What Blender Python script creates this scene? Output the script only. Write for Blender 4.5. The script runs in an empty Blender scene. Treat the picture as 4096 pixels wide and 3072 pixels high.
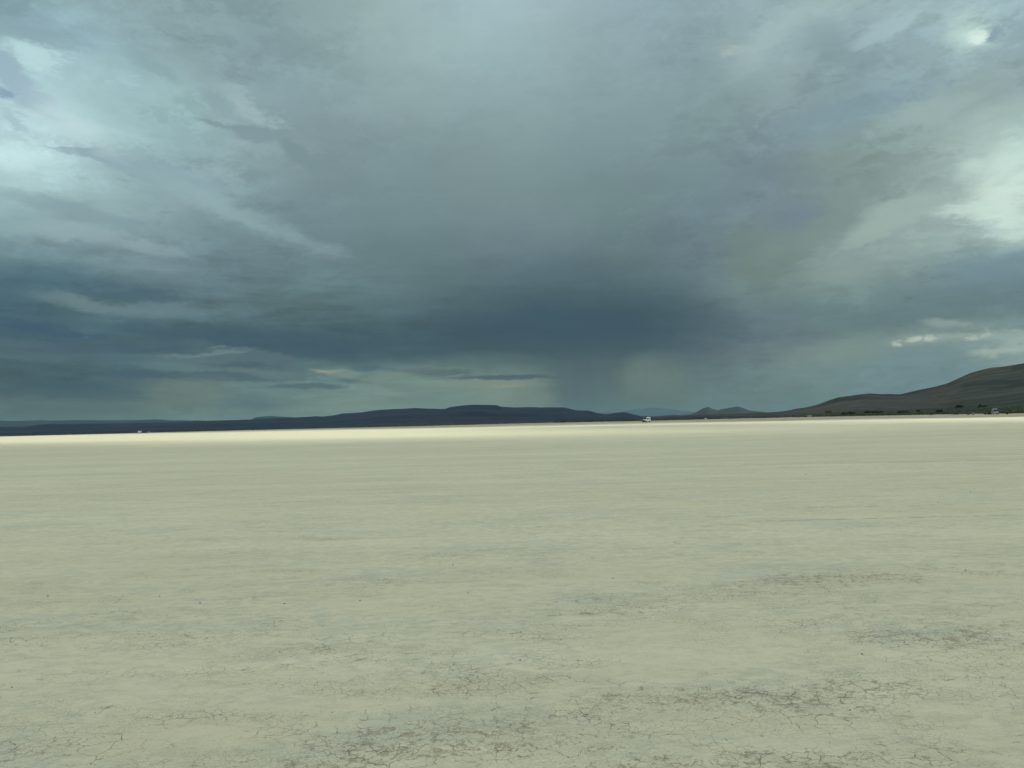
import bpy, bmesh, math, random
from mathutils import Matrix, Vector, noise

scene = bpy.context.scene
COL = scene.collection
rad = math.radians

# ------------------------------------------------------------------ camera
cam_data = bpy.data.cameras.new('camera')
cam_data.sensor_width = 36.0
cam_data.lens = 27.1
cam_data.clip_start = 0.05
cam_data.clip_end = 90000.0
cam = bpy.data.objects.new('camera', cam_data)
COL.objects.link(cam)
cam.matrix_world = (Matrix.Translation((0, 0, 1.75)) @ Matrix.Rotation(rad(90 + 2.84), 4, 'X')
                    @ Matrix.Rotation(rad(-1.415), 4, 'Z'))
scene.camera = cam

scene.view_settings.view_transform = 'Standard'
scene.view_settings.look = 'None'
scene.view_settings.exposure = 0.0
scene.view_settings.gamma = 1.0
scene.render.engine = 'CYCLES'
scene.cycles.use_denoising = True
scene.cycles.max_bounces = 5
scene.cycles.diffuse_bounces = 4
scene.cycles.glossy_bounces = 3
scene.cycles.transparent_max_bounces = 16
scene.cycles.volume_bounces = 0
scene.cycles.sample_clamp_indirect = 8.0

# ------------------------------------------------------------------ sun
SUN_AZ, SUN_EL = 120.0, 35.0
SUN_STRENGTH = 4.8
sun_data = bpy.data.lights.new('sun', 'SUN')
sun_data.energy = SUN_STRENGTH
sun_data.angle = rad(0.5)
sun_data.color = (1.0, 0.97, 0.80)
sun = bpy.data.objects.new('sun', sun_data)
COL.objects.link(sun)
SUN_DIR = Vector((math.sin(rad(SUN_AZ)) * math.cos(rad(SUN_EL)),
                  math.cos(rad(SUN_AZ)) * math.cos(rad(SUN_EL)), math.sin(rad(SUN_EL))))
sun.rotation_euler = SUN_DIR.to_track_quat('Z', 'Y').to_euler()

# ------------------------------------------------------------------ sky
# Storm sky in compass directions: rows of cloud brightness by elevation, each a
# ramp over azimuth -36..36 degrees, then single clouds laid over it.
SKY_EL = [0, 1, 2, 3, 4.2, 5.4, 6.7, 8, 9.5, 11, 13, 15, 17, 19.5, 22, 24.5, 27, 30]
SKY_ROWS = [
    [(94, 114, 111), (95, 114, 111), (96, 116, 112), (97, 117, 112), (100, 120, 113), (112, 134, 123), (121, 143, 132), (123, 144, 135), (129, 149, 138), (136, 155, 140), (136, 156, 140), (133, 154, 138), (131, 153, 138), (131, 152, 138), (136, 155, 139), (137, 155, 138), (124, 142, 128), (110, 128, 118), (107, 126, 117), (108, 128, 121), (113, 133, 128), (119, 139, 135), (123, 144, 137), (125, 147, 140), (125, 149, 143), (125, 150, 146), (127, 152, 148), (128, 154, 149), (130, 155, 151), (131, 157, 152), (131, 157, 152)],
    [(93, 113, 112), (93, 114, 112), (94, 115, 113), (95, 116, 113), (99, 119, 114), (111, 133, 125), (119, 142, 133), (121, 143, 136), (127, 148, 139), (134, 154, 142), (134, 155, 141), (131, 153, 140), (129, 152, 139), (128, 150, 139), (133, 154, 141), (136, 155, 139), (121, 140, 128), (104, 124, 118), (103, 123, 117), (106, 127, 120), (111, 132, 128), (115, 137, 135), (118, 141, 137), (120, 144, 140), (122, 147, 144), (124, 150, 148), (126, 152, 151), (127, 153, 151), (128, 155, 153), (131, 157, 155), (131, 157, 155)],
    [(88, 110, 112), (88, 110, 112), (88, 110, 112), (89, 110, 112), (93, 115, 114), (107, 129, 124), (113, 136, 131), (105, 131, 133), (109, 136, 135), (121, 146, 139), (126, 149, 140), (129, 150, 141), (124, 148, 140), (121, 146, 139), (130, 152, 141), (134, 154, 140), (114, 134, 127), (94, 116, 115), (97, 118, 114), (104, 125, 119), (107, 130, 127), (110, 134, 134), (115, 138, 138), (118, 143, 141), (120, 146, 144), (121, 148, 148), (121, 150, 152), (124, 152, 154), (129, 156, 156), (135, 160, 160), (137, 162, 161)],
    [(75, 101, 109), (76, 101, 109), (75, 100, 108), (77, 102, 109), (85, 109, 113), (100, 124, 123), (108, 133, 130), (104, 131, 131), (106, 134, 134), (111, 140, 137), (117, 145, 139), (124, 150, 142), (127, 154, 143), (129, 156, 143), (130, 154, 142), (123, 147, 137), (103, 127, 123), (87, 111, 112), (92, 116, 112), (102, 125, 118), (104, 128, 126), (106, 130, 133), (112, 136, 137), (118, 141, 141), (122, 147, 145), (121, 148, 148), (117, 145, 150), (121, 149, 153), (133, 159, 159), (151, 174, 170), (154, 177, 171)],
    [(73, 101, 109), (73, 100, 108), (72, 98, 108), (72, 99, 108), (77, 103, 111), (89, 115, 118), (96, 122, 122), (95, 121, 122), (92, 119, 121), (88, 117, 120), (91, 119, 121), (97, 123, 122), (99, 124, 121), (99, 123, 119), (94, 118, 116), (88, 111, 112), (82, 105, 107), (80, 103, 105), (86, 109, 108), (92, 116, 112), (95, 117, 118), (100, 120, 124), (108, 128, 130), (117, 137, 136), (125, 146, 143), (123, 147, 145), (119, 144, 146), (129, 153, 152), (139, 163, 159), (139, 164, 161), (136, 161, 159)],
    [(73, 101, 109), (74, 101, 109), (72, 99, 110), (71, 99, 109), (72, 99, 109), (75, 102, 110), (77, 103, 110), (74, 101, 108), (70, 96, 105), (65, 91, 101), (65, 90, 100), (66, 91, 99), (65, 89, 98), (64, 87, 96), (63, 86, 96), (64, 86, 96), (66, 89, 98), (70, 93, 100), (72, 95, 100), (75, 98, 101), (83, 105, 110), (93, 114, 120), (98, 119, 125), (103, 123, 128), (109, 131, 132), (114, 138, 136), (119, 142, 141), (125, 147, 145), (125, 148, 146), (120, 143, 145), (116, 139, 141)],
    [(68, 96, 108), (68, 97, 108), (71, 100, 111), (74, 103, 112), (76, 104, 112), (72, 100, 109), (69, 96, 106), (67, 93, 104), (68, 94, 104), (70, 95, 104), (68, 94, 103), (65, 91, 100), (64, 89, 99), (63, 87, 98), (62, 85, 97), (61, 83, 97), (61, 84, 97), (61, 85, 97), (62, 85, 95), (65, 88, 96), (76, 98, 105), (88, 109, 115), (96, 118, 124), (103, 125, 130), (105, 128, 131), (105, 128, 130), (104, 128, 131), (106, 130, 132), (107, 131, 134), (107, 131, 136), (106, 129, 135)],
    [(67, 97, 109), (67, 96, 109), (77, 107, 115), (86, 116, 120), (92, 120, 123), (91, 117, 120), (90, 115, 118), (91, 115, 119), (91, 115, 119), (89, 114, 117), (86, 111, 115), (82, 107, 112), (77, 101, 109), (73, 96, 106), (68, 91, 103), (65, 87, 100), (62, 85, 98), (62, 86, 97), (63, 87, 97), (68, 92, 99), (79, 101, 107), (91, 112, 118), (101, 124, 127), (110, 133, 134), (118, 141, 139), (120, 143, 141), (111, 134, 138), (110, 134, 138), (111, 135, 140), (110, 135, 141), (112, 137, 144)],
    [(87, 116, 125), (83, 112, 121), (82, 114, 122), (89, 118, 126), (96, 122, 129), (98, 121, 129), (98, 121, 128), (98, 123, 127), (99, 125, 128), (100, 126, 129), (98, 124, 127), (95, 120, 124), (92, 116, 120), (88, 110, 115), (83, 106, 112), (79, 102, 110), (76, 99, 108), (76, 98, 106), (77, 100, 107), (82, 105, 110), (90, 113, 118), (100, 122, 127), (108, 130, 132), (117, 139, 136), (127, 148, 144), (131, 152, 149), (130, 152, 151), (130, 153, 155), (127, 152, 158), (130, 155, 160), (142, 167, 170)],
    [(116, 144, 149), (113, 141, 146), (105, 135, 142), (110, 137, 144), (119, 142, 147), (115, 137, 144), (110, 133, 140), (106, 130, 135), (104, 128, 133), (103, 128, 132), (102, 126, 130), (100, 123, 127), (98, 121, 124), (95, 118, 121), (94, 116, 121), (93, 115, 122), (91, 114, 121), (90, 112, 119), (92, 114, 119), (95, 117, 121), (99, 121, 126), (103, 125, 131), (112, 133, 132), (122, 141, 135), (130, 150, 144), (136, 156, 152), (145, 166, 161), (151, 173, 170), (160, 183, 181), (184, 209, 203), (196, 221, 212)],
    [(141, 170, 173), (138, 167, 170), (144, 170, 174), (138, 162, 167), (129, 153, 158), (123, 147, 153), (119, 143, 149), (115, 139, 144), (112, 136, 141), (110, 133, 138), (108, 131, 135), (107, 129, 133), (106, 129, 132), (106, 128, 132), (108, 129, 134), (109, 130, 136), (108, 129, 135), (106, 128, 133), (106, 128, 132), (106, 129, 131), (107, 128, 134), (109, 129, 137), (113, 134, 136), (119, 139, 137), (123, 142, 139), (133, 153, 148), (148, 167, 163), (159, 179, 174), (176, 198, 190), (200, 225, 214), (204, 229, 217)],
    [(169, 199, 201), (161, 190, 193), (153, 181, 183), (149, 177, 179), (144, 172, 174), (142, 168, 172), (136, 161, 166), (127, 152, 156), (121, 145, 150), (117, 140, 145), (116, 138, 143), (116, 139, 142), (116, 139, 142), (117, 140, 143), (119, 140, 144), (119, 140, 144), (118, 139, 143), (116, 138, 141), (114, 137, 139), (113, 136, 137), (113, 135, 140), (114, 136, 143), (116, 137, 144), (118, 138, 144), (123, 143, 143), (130, 150, 145), (136, 155, 152), (151, 172, 167), (171, 194, 187), (194, 220, 208), (195, 221, 210)],
    [(199, 231, 231), (198, 230, 230), (194, 226, 228), (173, 203, 206), (153, 181, 184), (149, 178, 181), (147, 174, 178), (140, 165, 169), (131, 155, 159), (124, 145, 150), (121, 143, 147), (121, 144, 148), (121, 144, 147), (122, 144, 147), (123, 145, 146), (123, 146, 146), (122, 145, 146), (121, 144, 146), (119, 142, 144), (118, 140, 143), (118, 141, 145), (120, 143, 147), (119, 141, 147), (120, 140, 146), (126, 145, 145), (132, 152, 148), (138, 160, 157), (152, 174, 170), (167, 188, 184), (178, 203, 196), (174, 199, 192)],
    [(177, 206, 212), (184, 214, 219), (190, 220, 223), (182, 212, 215), (168, 201, 202), (155, 186, 188), (146, 175, 178), (144, 168, 171), (139, 160, 164), (130, 151, 155), (128, 149, 153), (128, 151, 154), (128, 151, 154), (128, 150, 153), (129, 151, 153), (131, 153, 154), (131, 153, 155), (129, 153, 156), (127, 151, 154), (126, 148, 152), (126, 148, 152), (126, 149, 151), (126, 148, 152), (128, 150, 155), (129, 151, 157), (132, 155, 159), (140, 164, 167), (146, 170, 172), (150, 172, 172), (154, 176, 176), (152, 175, 177)],
    [(164, 194, 202), (170, 200, 208), (173, 206, 210), (170, 203, 206), (159, 191, 195), (157, 189, 191), (153, 184, 185), (148, 175, 178), (141, 165, 169), (133, 155, 160), (134, 156, 160), (139, 161, 164), (141, 163, 166), (141, 164, 167), (141, 165, 167), (141, 165, 167), (140, 164, 166), (138, 162, 164), (137, 160, 164), (136, 159, 163), (134, 158, 161), (133, 156, 159), (138, 161, 163), (145, 167, 169), (140, 162, 165), (135, 158, 162), (144, 168, 174), (154, 179, 184), (164, 189, 191), (156, 181, 185), (150, 175, 182)],
    [(136, 165, 173), (137, 165, 174), (144, 173, 186), (149, 179, 188), (145, 173, 179), (141, 167, 171), (139, 163, 166), (137, 161, 166), (138, 162, 167), (139, 163, 166), (142, 166, 168), (148, 171, 173), (150, 173, 175), (150, 173, 175), (150, 173, 177), (149, 173, 177), (148, 172, 175), (145, 169, 171), (144, 168, 171), (143, 167, 171), (140, 163, 168), (137, 160, 165), (146, 169, 173), (155, 177, 180), (145, 168, 172), (140, 163, 168), (150, 174, 182), (159, 184, 188), (158, 184, 185), (160, 187, 192), (165, 192, 198)],
    [(135, 165, 172), (135, 165, 172), (139, 168, 172), (140, 167, 171), (141, 166, 169), (140, 166, 169), (139, 165, 168), (138, 163, 167), (139, 163, 167), (141, 165, 167), (146, 170, 171), (153, 176, 176), (157, 180, 181), (158, 183, 184), (160, 186, 188), (161, 188, 192), (159, 184, 188), (154, 177, 181), (151, 174, 179), (149, 172, 179), (146, 169, 176), (143, 166, 171), (145, 168, 173), (150, 173, 177), (156, 179, 181), (162, 185, 185), (158, 181, 182), (153, 176, 179), (150, 175, 177), (159, 186, 191), (165, 192, 198)],
    [(135, 165, 172), (135, 165, 172), (139, 168, 172), (140, 167, 171), (140, 165, 168), (139, 164, 166), (137, 162, 164), (136, 160, 162), (138, 161, 163), (143, 166, 166), (150, 173, 172), (158, 180, 180), (162, 185, 187), (164, 189, 194), (168, 193, 199), (172, 197, 202), (169, 194, 198), (162, 185, 190), (157, 180, 186), (153, 176, 184), (149, 172, 179), (145, 168, 174), (146, 169, 174), (149, 172, 177), (156, 179, 182), (162, 185, 185), (158, 181, 182), (153, 177, 179), (150, 174, 177), (158, 185, 189), (165, 192, 198)],
]
# az, el, half-length, half-height, tilt (degrees), colour, strength, softness, raggedness
CLOUDS = [
    (-32.18, 24.16, 3.03, 0.72, -0.8, (140, 168, 175), 0.7, 0.5, 0.5),
    (-31.90, 23.04, 1.77, 0.70, -3.5, (192, 225, 227), 0.8, 0.5, 0.5),
    (-32.98, 21.77, 2.43, 0.83, -37.0, (155, 182, 195), 0.85, 0.35, 0.3),
    (-33.77, 20.91, 0.64, 0.23, -5.2, (138, 165, 186), 0.9, 0.4, 0.3),
    (-32.83, 19.24, 0.77, 0.21, -29.0, (168, 198, 204), 0.9, 0.5, 0.4),
    (-29.21, 17.72, 1.87, 0.22, -5.3, (146, 173, 180), 0.9, 0.4, 0.3),
    (-27.00, 17.38, 2.24, 0.48, -10.4, (146, 173, 180), 0.95, 0.35, 0.3),
    (-24.86, 16.92, 2.96, 0.59, -9.0, (144, 171, 178), 0.9, 0.35, 0.3),
    (-22.65, 16.65, 2.77, 0.43, -1.3, (143, 170, 176), 0.8, 0.4, 0.3),
    (-28.04, 18.00, 0.50, 0.34, -3.1, (148, 174, 181), 0.9, 0.35, 0.3),
    (-33.21, 17.13, 2.58, 0.89, 3.1, (205, 236, 236), 0.7, 0.7, 0.2),
    (-29.64, 19.46, 2.49, 0.71, -33.8, (198, 222, 225), 0.5, 0.7, 0.3),
    (-24.38, 23.53, 1.83, 0.51, -13.8, (140, 170, 174), 0.75, 0.5, 0.6),
    (-20.83, 22.07, 1.02, 0.50, -25.8, (140, 165, 170), 0.75, 0.5, 0.6),
    (-18.48, 21.92, 1.93, 0.65, -30.6, (165, 187, 191), 0.7, 0.5, 0.7),
    (-20.18, 20.57, 1.81, 0.20, -10.3, (132, 156, 160), 0.9, 0.4, 0.25),
    (-18.50, 20.09, 1.61, 0.56, -5.0, (131, 154, 159), 0.9, 0.35, 0.3),
    (-16.78, 20.50, 1.22, 0.29, 0.4, (131, 154, 159), 0.9, 0.4, 0.3),
    (-14.96, 18.95, 1.85, 0.53, -34.7, (124, 147, 150), 0.9, 0.4, 0.3),
    (-13.46, 18.02, 1.56, 0.32, -26.9, (124, 147, 150), 0.85, 0.4, 0.3),
    (-20.38, 15.10, 5.68, 0.55, -19.5, (152, 180, 182), 0.6, 0.7, 0.4),
    (-15.63, 13.83, 3.48, 0.46, -20.3, (133, 157, 162), 0.5, 0.7, 0.4),
    (-29.62, 12.87, 3.81, 0.54, -1.6, (150, 174, 178), 0.7, 0.5, 0.5),
    (-25.79, 12.23, 2.94, 0.40, -6.9, (143, 165, 170), 0.6, 0.5, 0.6),
    (-28.18, 13.96, 4.97, 0.42, -8.0, (130, 156, 161), 0.6, 0.7, 0.4),
    (-32.92, 13.14, 1.06, 0.61, -5.0, (140, 172, 172), 0.5, 0.7, 0.4),
    (-32.10, 9.68, 4.21, 0.78, 0.5, (68, 98, 114), 0.5, 0.8, 0.4),
    (-26.70, 9.06, 3.53, 0.36, -1.8, (74, 100, 112), 0.85, 0.5, 0.4),
    (-30.03, 8.72, 0.35, 0.48, 63.9, (102, 128, 135), 0.6, 0.7, 0.4),
    (-27.88, 8.11, 3.76, 0.46, -11.1, (108, 132, 136), 0.8, 0.5, 0.6),
    (-23.63, 8.03, 3.04, 0.27, -6.9, (100, 124, 132), 0.6, 0.5, 0.5),
    (-29.60, 7.14, 2.90, 0.26, -2.3, (78, 104, 116), 0.6, 0.6, 0.5),
    (-32.22, 6.55, 1.63, 0.41, -2.4, (60, 84, 106), 0.8, 0.6, 0.4),
    (-29.74, 6.25, 1.57, 0.23, -0.4, (60, 86, 108), 0.8, 0.5, 0.4),
    (-28.96, 6.16, 0.20, 0.06, 1.8, (90, 118, 130), 0.6, 0.6, 0.2),
    (-32.34, 5.61, 3.17, 0.19, -1.8, (84, 106, 116), 0.7, 0.5, 0.5),
    (-25.80, 5.45, 6.35, 0.30, -1.5, (66, 92, 106), 0.7, 0.6, 0.5),
    (-17.09, 5.90, 9.95, 0.78, -6.4, (60, 86, 101), 0.7, 0.7, 0.3),
    (-31.40, 4.84, 3.23, 0.35, -0.0, (84, 106, 116), 0.6, 0.6, 0.5),
    (-18.79, 4.83, 3.40, 0.70, -12.6, (88, 110, 117), 0.85, 0.4, 0.5),
    (-22.06, 5.23, 2.45, 0.14, 6.9, (116, 138, 138), 0.7, 0.6, 0.7),
    (-21.09, 5.45, 1.23, 0.10, 11.1, (114, 136, 136), 0.6, 0.9, 0.6),
    (-20.81, 5.85, 0.39, 0.09, 7.0, (108, 132, 134), 0.8, 0.8, 0.5),
    (-22.70, 4.81, 1.93, 0.31, -2.8, (94, 116, 120), 0.5, 0.6, 0.5),
    (-19.45, 4.48, 2.52, 0.23, -3.2, (70, 94, 106), 0.7, 0.5, 0.5),
    (-21.26, 3.70, 5.35, 0.26, -1.3, (74, 98, 109), 0.8, 0.5, 0.4),
    (-26.10, 3.86, 2.14, 0.23, -0.9, (66, 90, 108), 0.6, 0.6, 0.4),
    (-17.45, 3.82, 2.58, 0.21, -6.6, (104, 126, 127), 0.6, 0.5, 0.5),
    (-13.47, 4.01, 1.10, 0.11, -3.6, (156, 164, 146), 0.85, 0.7, 0.4),
    (-12.23, 3.73, 1.25, 0.22, -15.0, (134, 148, 137), 0.6, 0.8, 0.5),
    (-15.05, 2.93, 2.46, 0.22, -1.8, (84, 107, 113), 0.9, 0.35, 0.4),
    (-11.17, 3.21, 1.26, 0.22, -1.9, (88, 110, 114), 0.8, 0.4, 0.5),
    (-22.71, 2.67, 2.09, 0.62, 3.9, (116, 134, 122), 0.6, 0.8, 0.5),
    (-29.17, 2.78, 3.52, 0.49, -2.4, (62, 90, 104), 0.7, 0.7, 0.4),
    (-18.81, 1.58, 2.02, 0.28, -1.0, (84, 108, 118), 0.6, 0.7, 0.4),
    (-10.07, 4.16, 1.45, 0.26, -2.8, (78, 100, 110), 0.7, 0.5, 0.5),
    (-8.27, 3.68, 2.39, 0.37, 11.1, (128, 146, 134), 0.6, 0.6, 0.6),
    (-5.14, 3.81, 3.15, 0.26, -4.2, (76, 97, 106), 0.6, 0.6, 0.6),
    (-4.04, 3.51, 0.93, 0.11, 2.8, (140, 154, 138), 0.8, 0.5, 0.6),
    (-1.82, 2.90, 3.16, 0.26, -4.4, (134, 148, 134), 0.7, 0.5, 0.5),
    (-0.53, 2.67, 1.02, 0.11, -1.4, (150, 156, 136), 0.7, 0.5, 0.5),
    (-1.07, 3.31, 3.91, 0.17, -2.5, (74, 95, 104), 0.8, 0.4, 0.4),
    (1.31, 1.62, 1.48, 0.93, -1.5, (122, 140, 130), 0.6, 0.6, 0.2),
    (5.40, 2.25, 2.39, 2.03, -1.7, (86, 108, 114), 0.8, 0.35, 0.1),
    (7.40, 1.45, 2.91, 1.10, 18.5, (96, 118, 121), 0.5, 0.8, 0.2),
    (7.55, 6.24, 5.95, 2.02, -4.6, (62, 84, 100), 0.6, 0.8, 0.2),
    (10.18, 3.20, 1.61, 1.28, -2.1, (116, 136, 130), 0.6, 0.7, 0.3),
    (11.79, 3.15, 0.71, 1.09, -2.1, (112, 132, 126), 0.35, 0.7, 0.2),
    (32.40, 23.09, 1.38, 0.69, -14.5, (200, 228, 218), 0.8, 0.8, 0.4),
    (32.67, 22.95, 0.62, 0.30, -14.5, (226, 246, 236), 0.8, 0.7, 0.4),
    (33.81, 22.86, 0.49, 0.46, -33.3, (138, 162, 172), 0.9, 0.5, 0.5),
    (17.05, 24.80, 0.74, 0.26, -11.5, (172, 188, 180), 0.85, 0.8, 0.3),
    (16.90, 25.40, 0.70, 0.46, -8.1, (150, 172, 170), 0.6, 0.8, 0.3),
    (20.01, 25.53, 2.77, 0.71, 37.2, (168, 191, 193), 0.7, 0.8, 0.2),
    (22.23, 26.47, 1.65, 0.48, 17.1, (166, 188, 188), 0.6, 0.8, 0.2),
    (23.89, 23.95, 1.82, 0.86, -37.0, (138, 161, 166), 0.6, 0.7, 0.3),
    (27.20, 24.60, 2.35, 0.46, 15.0, (172, 198, 202), 0.7, 0.6, 0.5),
    (25.95, 24.14, 1.25, 0.32, 29.0, (160, 184, 190), 0.6, 0.6, 0.5),
    (29.53, 23.64, 0.88, 0.34, -13.3, (165, 192, 200), 0.6, 0.7, 0.4),
    (24.97, 20.12, 4.78, 0.96, 9.4, (130, 154, 164), 0.6, 0.7, 0.4),
    (29.00, 19.07, 3.53, 0.62, 9.4, (158, 180, 176), 0.7, 0.5, 0.6),
    (31.88, 19.79, 1.60, 0.30, -2.5, (140, 162, 165), 0.5, 0.6, 0.6),
    (32.50, 15.82, 3.04, 0.92, 28.7, (160, 184, 178), 0.4, 0.7, 0.5),
    (33.80, 15.27, 1.38, 1.36, 23.5, (205, 230, 220), 0.8, 0.6, 0.6),
    (31.65, 15.38, 0.94, 0.61, 0.4, (200, 224, 214), 0.7, 0.7, 0.6),
    (32.89, 13.03, 1.92, 1.07, 25.0, (214, 236, 224), 0.7, 0.6, 0.7),
    (30.82, 12.60, 1.51, 0.41, -4.5, (200, 224, 214), 0.8, 0.5, 0.7),
    (33.36, 11.74, 1.56, 0.76, -9.2, (210, 234, 222), 0.7, 0.6, 0.7),
    (31.88, 11.59, 1.61, 0.18, -8.7, (180, 205, 200), 0.6, 0.5, 0.6),
    (27.53, 12.93, 2.98, 0.91, 9.1, (162, 183, 175), 0.75, 0.4, 0.5),
    (25.21, 11.93, 1.79, 0.75, 14.5, (158, 179, 170), 0.75, 0.4, 0.5),
    (23.23, 9.65, 2.47, 0.68, 4.9, (142, 162, 157), 0.6, 0.6, 0.5),
    (20.65, 13.80, 1.94, 0.85, 3.6, (112, 130, 146), 0.6, 0.8, 0.3),
    (25.49, 14.83, 3.76, 0.69, 25.7, (132, 152, 149), 0.6, 0.6, 0.4),
    (22.57, 12.91, 3.07, 0.76, 30.2, (126, 146, 141), 0.5, 0.6, 0.4),
    (17.85, 11.00, 2.19, 2.26, -5.1, (120, 140, 132), 0.4, 0.8, 0.3),
    (32.68, 8.76, 2.82, 0.78, 2.0, (118, 143, 154), 0.6, 0.8, 0.4),
    (28.39, 6.18, 4.16, 0.59, 1.6, (102, 125, 130), 0.6, 0.7, 0.4),
    (24.41, 4.31, 3.31, 0.68, 5.1, (130, 151, 146), 0.6, 0.7, 0.4),
    (28.61, 4.76, 1.56, 0.29, -2.0, (160, 178, 168), 0.7, 0.9, 0.5),
    (28.87, 4.84, 0.31, 0.20, -4.3, (200, 213, 198), 0.85, 0.8, 0.4),
    (27.89, 4.83, 0.32, 0.15, -4.1, (196, 208, 192), 0.8, 0.6, 0.5),
    (26.96, 4.71, 0.21, 0.20, -4.0, (190, 204, 190), 0.8, 0.6, 0.5),
    (30.31, 4.66, 1.10, 0.22, -4.4, (156, 174, 166), 0.6, 0.9, 0.5),
    (31.02, 4.59, 0.18, 0.13, -4.4, (196, 208, 192), 0.8, 0.6, 0.5),
    (31.66, 4.69, 0.20, 0.14, -4.5, (200, 212, 196), 0.8, 0.6, 0.5),
    (29.79, 5.61, 1.26, 0.26, -9.4, (150, 170, 164), 0.7, 0.6, 0.6),
    (32.88, 4.49, 1.93, 0.34, -4.6, (158, 180, 174), 0.7, 0.5, 0.6),
    (32.31, 3.71, 1.44, 0.25, 3.0, (172, 192, 182), 0.8, 0.5, 0.6),
    (33.63, 3.92, 0.77, 0.46, -4.3, (168, 190, 182), 0.7, 0.6, 0.6),
    (28.28, 3.73, 2.54, 0.43, 0.8, (124, 150, 154), 0.7, 0.6, 0.4),
    (30.34, 2.32, 3.47, 0.64, -3.1, (116, 143, 148), 0.5, 0.7, 0.3),
]
FAR_MESA = [(-39.60, 0.885), (-36.73, 0.888), (-33.63, 0.889), (-32.85, 0.843), (-32.32, 0.848), (-31.38, 0.877), (-30.97, 0.837), (-29.59, 0.841), (-28.16, 0.796), (-25.80, 0.764), (-24.89, 0.795), (-23.97, 0.708), (-22.08, 0.650), (-20.46, 0.562), (-18.82, 0.542), (-18.62, 0.731), (-18.31, 0.821), (-17.47, 0.865), (-16.45, 0.790), (-15.25, 0.674), (-13.68, 0.567)]
MESA = [(-39.60, 0.571), (-33.62, 0.518), (-32.84, 0.484), (-32.32, 0.487), (-31.65, 0.582), (-30.97, 0.622), (-29.58, 0.599), (-26.70, 0.567), (-24.58, 0.569), (-23.65, 0.574), (-22.08, 0.615), (-20.46, 0.631), (-18.82, 0.647), (-17.14, 0.698), (-16.11, 0.720), (-15.08, 0.742), (-14.38, 0.781), (-13.86, 0.751), (-12.98, 0.822), (-12.45, 0.946), (-11.91, 0.953), (-11.02, 0.997), (-10.12, 1.123), (-9.04, 1.173), (-7.94, 1.195), (-7.21, 1.225), (-6.48, 1.172), (-5.75, 1.137), (-5.01, 1.101), (-4.64, 1.241), (-3.71, 1.331), (-2.79, 1.374), (-1.67, 1.329), (-1.12, 1.288), (-0.84, 1.169), (0.18, 1.089), (1.29, 1.098), (2.04, 1.042), (2.96, 1.037), (3.89, 0.995), (4.80, 0.749), (5.54, 0.739), (5.91, 0.646), (6.27, 0.526), (6.82, 0.420), (7.18, 0.429), (7.64, 0.527), (8.10, 0.543), (8.55, 0.467), (9.00, 0.327), (9.45, 0.205), (10.44, 0.125), (10.98, 0.157), (11.87, 0.125), (13.63, 0.043)]
RAIN_RANGE = [(5.72, 0.540), (6.64, 0.553), (7.19, 0.603), (7.73, 0.506), (8.47, 0.652), (9.01, 0.730), (9.38, 0.711), (9.92, 0.796), (10.37, 0.802), (11.00, 0.767), (11.35, 0.684), (11.80, 0.654), (12.24, 0.569), (12.77, 0.482), (13.47, 0.372), (14.51, 0.236)]
TWIN_PEAKS = [(10.80, 0.189), (11.34, 0.248), (11.87, 0.261), (12.40, 0.202), (12.94, 0.260), (13.38, 0.393), (13.83, 0.651), (14.23, 0.757), (14.53, 0.613), (14.90, 0.495), (15.39, 0.607), (15.83, 0.666), (16.26, 0.734), (16.59, 0.626), (17.01, 0.436), (17.43, 0.353), (17.85, 0.324), (18.35, 0.222), (18.93, 0.118)]
NEAR_HILL = [(9.35, 0.079), (10.44, 0.125), (11.51, 0.170), (12.58, 0.188), (13.64, 0.206), (15.38, 0.213), (17.09, 0.221), (18.10, 0.247), (18.77, 0.263), (19.60, 0.328), (20.10, 0.436), (20.76, 0.521), (21.41, 0.657), (21.74, 0.768), (22.06, 0.878), (22.86, 1.151), (23.65, 1.234), (24.28, 1.312), (24.89, 1.340), (25.65, 1.277), (26.70, 1.221), (27.29, 1.346), (27.66, 1.439), (28.47, 1.577), (29.33, 1.767), (29.62, 1.883), (30.05, 2.088), (30.76, 2.421), (31.45, 2.590), (31.99, 2.701), (32.53, 2.717), (33.19, 2.802), (33.66, 2.866), (34.99, 2.950), (37.42, 3.111), (40.80, 3.144)]
SAND_NEAR = [(-33.63, 830), (-25.65, 843), (-18.82, 771), (-7.23, 385), (0.89, 406), (9.71, 385), (17.07, 310), (25.12, 281), (33.48, 225)]
SAGE_NEAR = [(-33.63, 930), (-25.65, 930), (-18.82, 981), (-7.23, 771), (0.89, 856), (9.71, 674), (17.07, 674), (25.12, 556), (30.88, 469), (33.48, 415)]
HAZE = 3e-5


def lin(h):
    out = []
    for c in h:
        c = c / 255.0
        out.append(c / 12.92 if c <= 0.04045 else ((c + 0.055) / 1.055) ** 2.4)
    return tuple(out)


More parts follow.
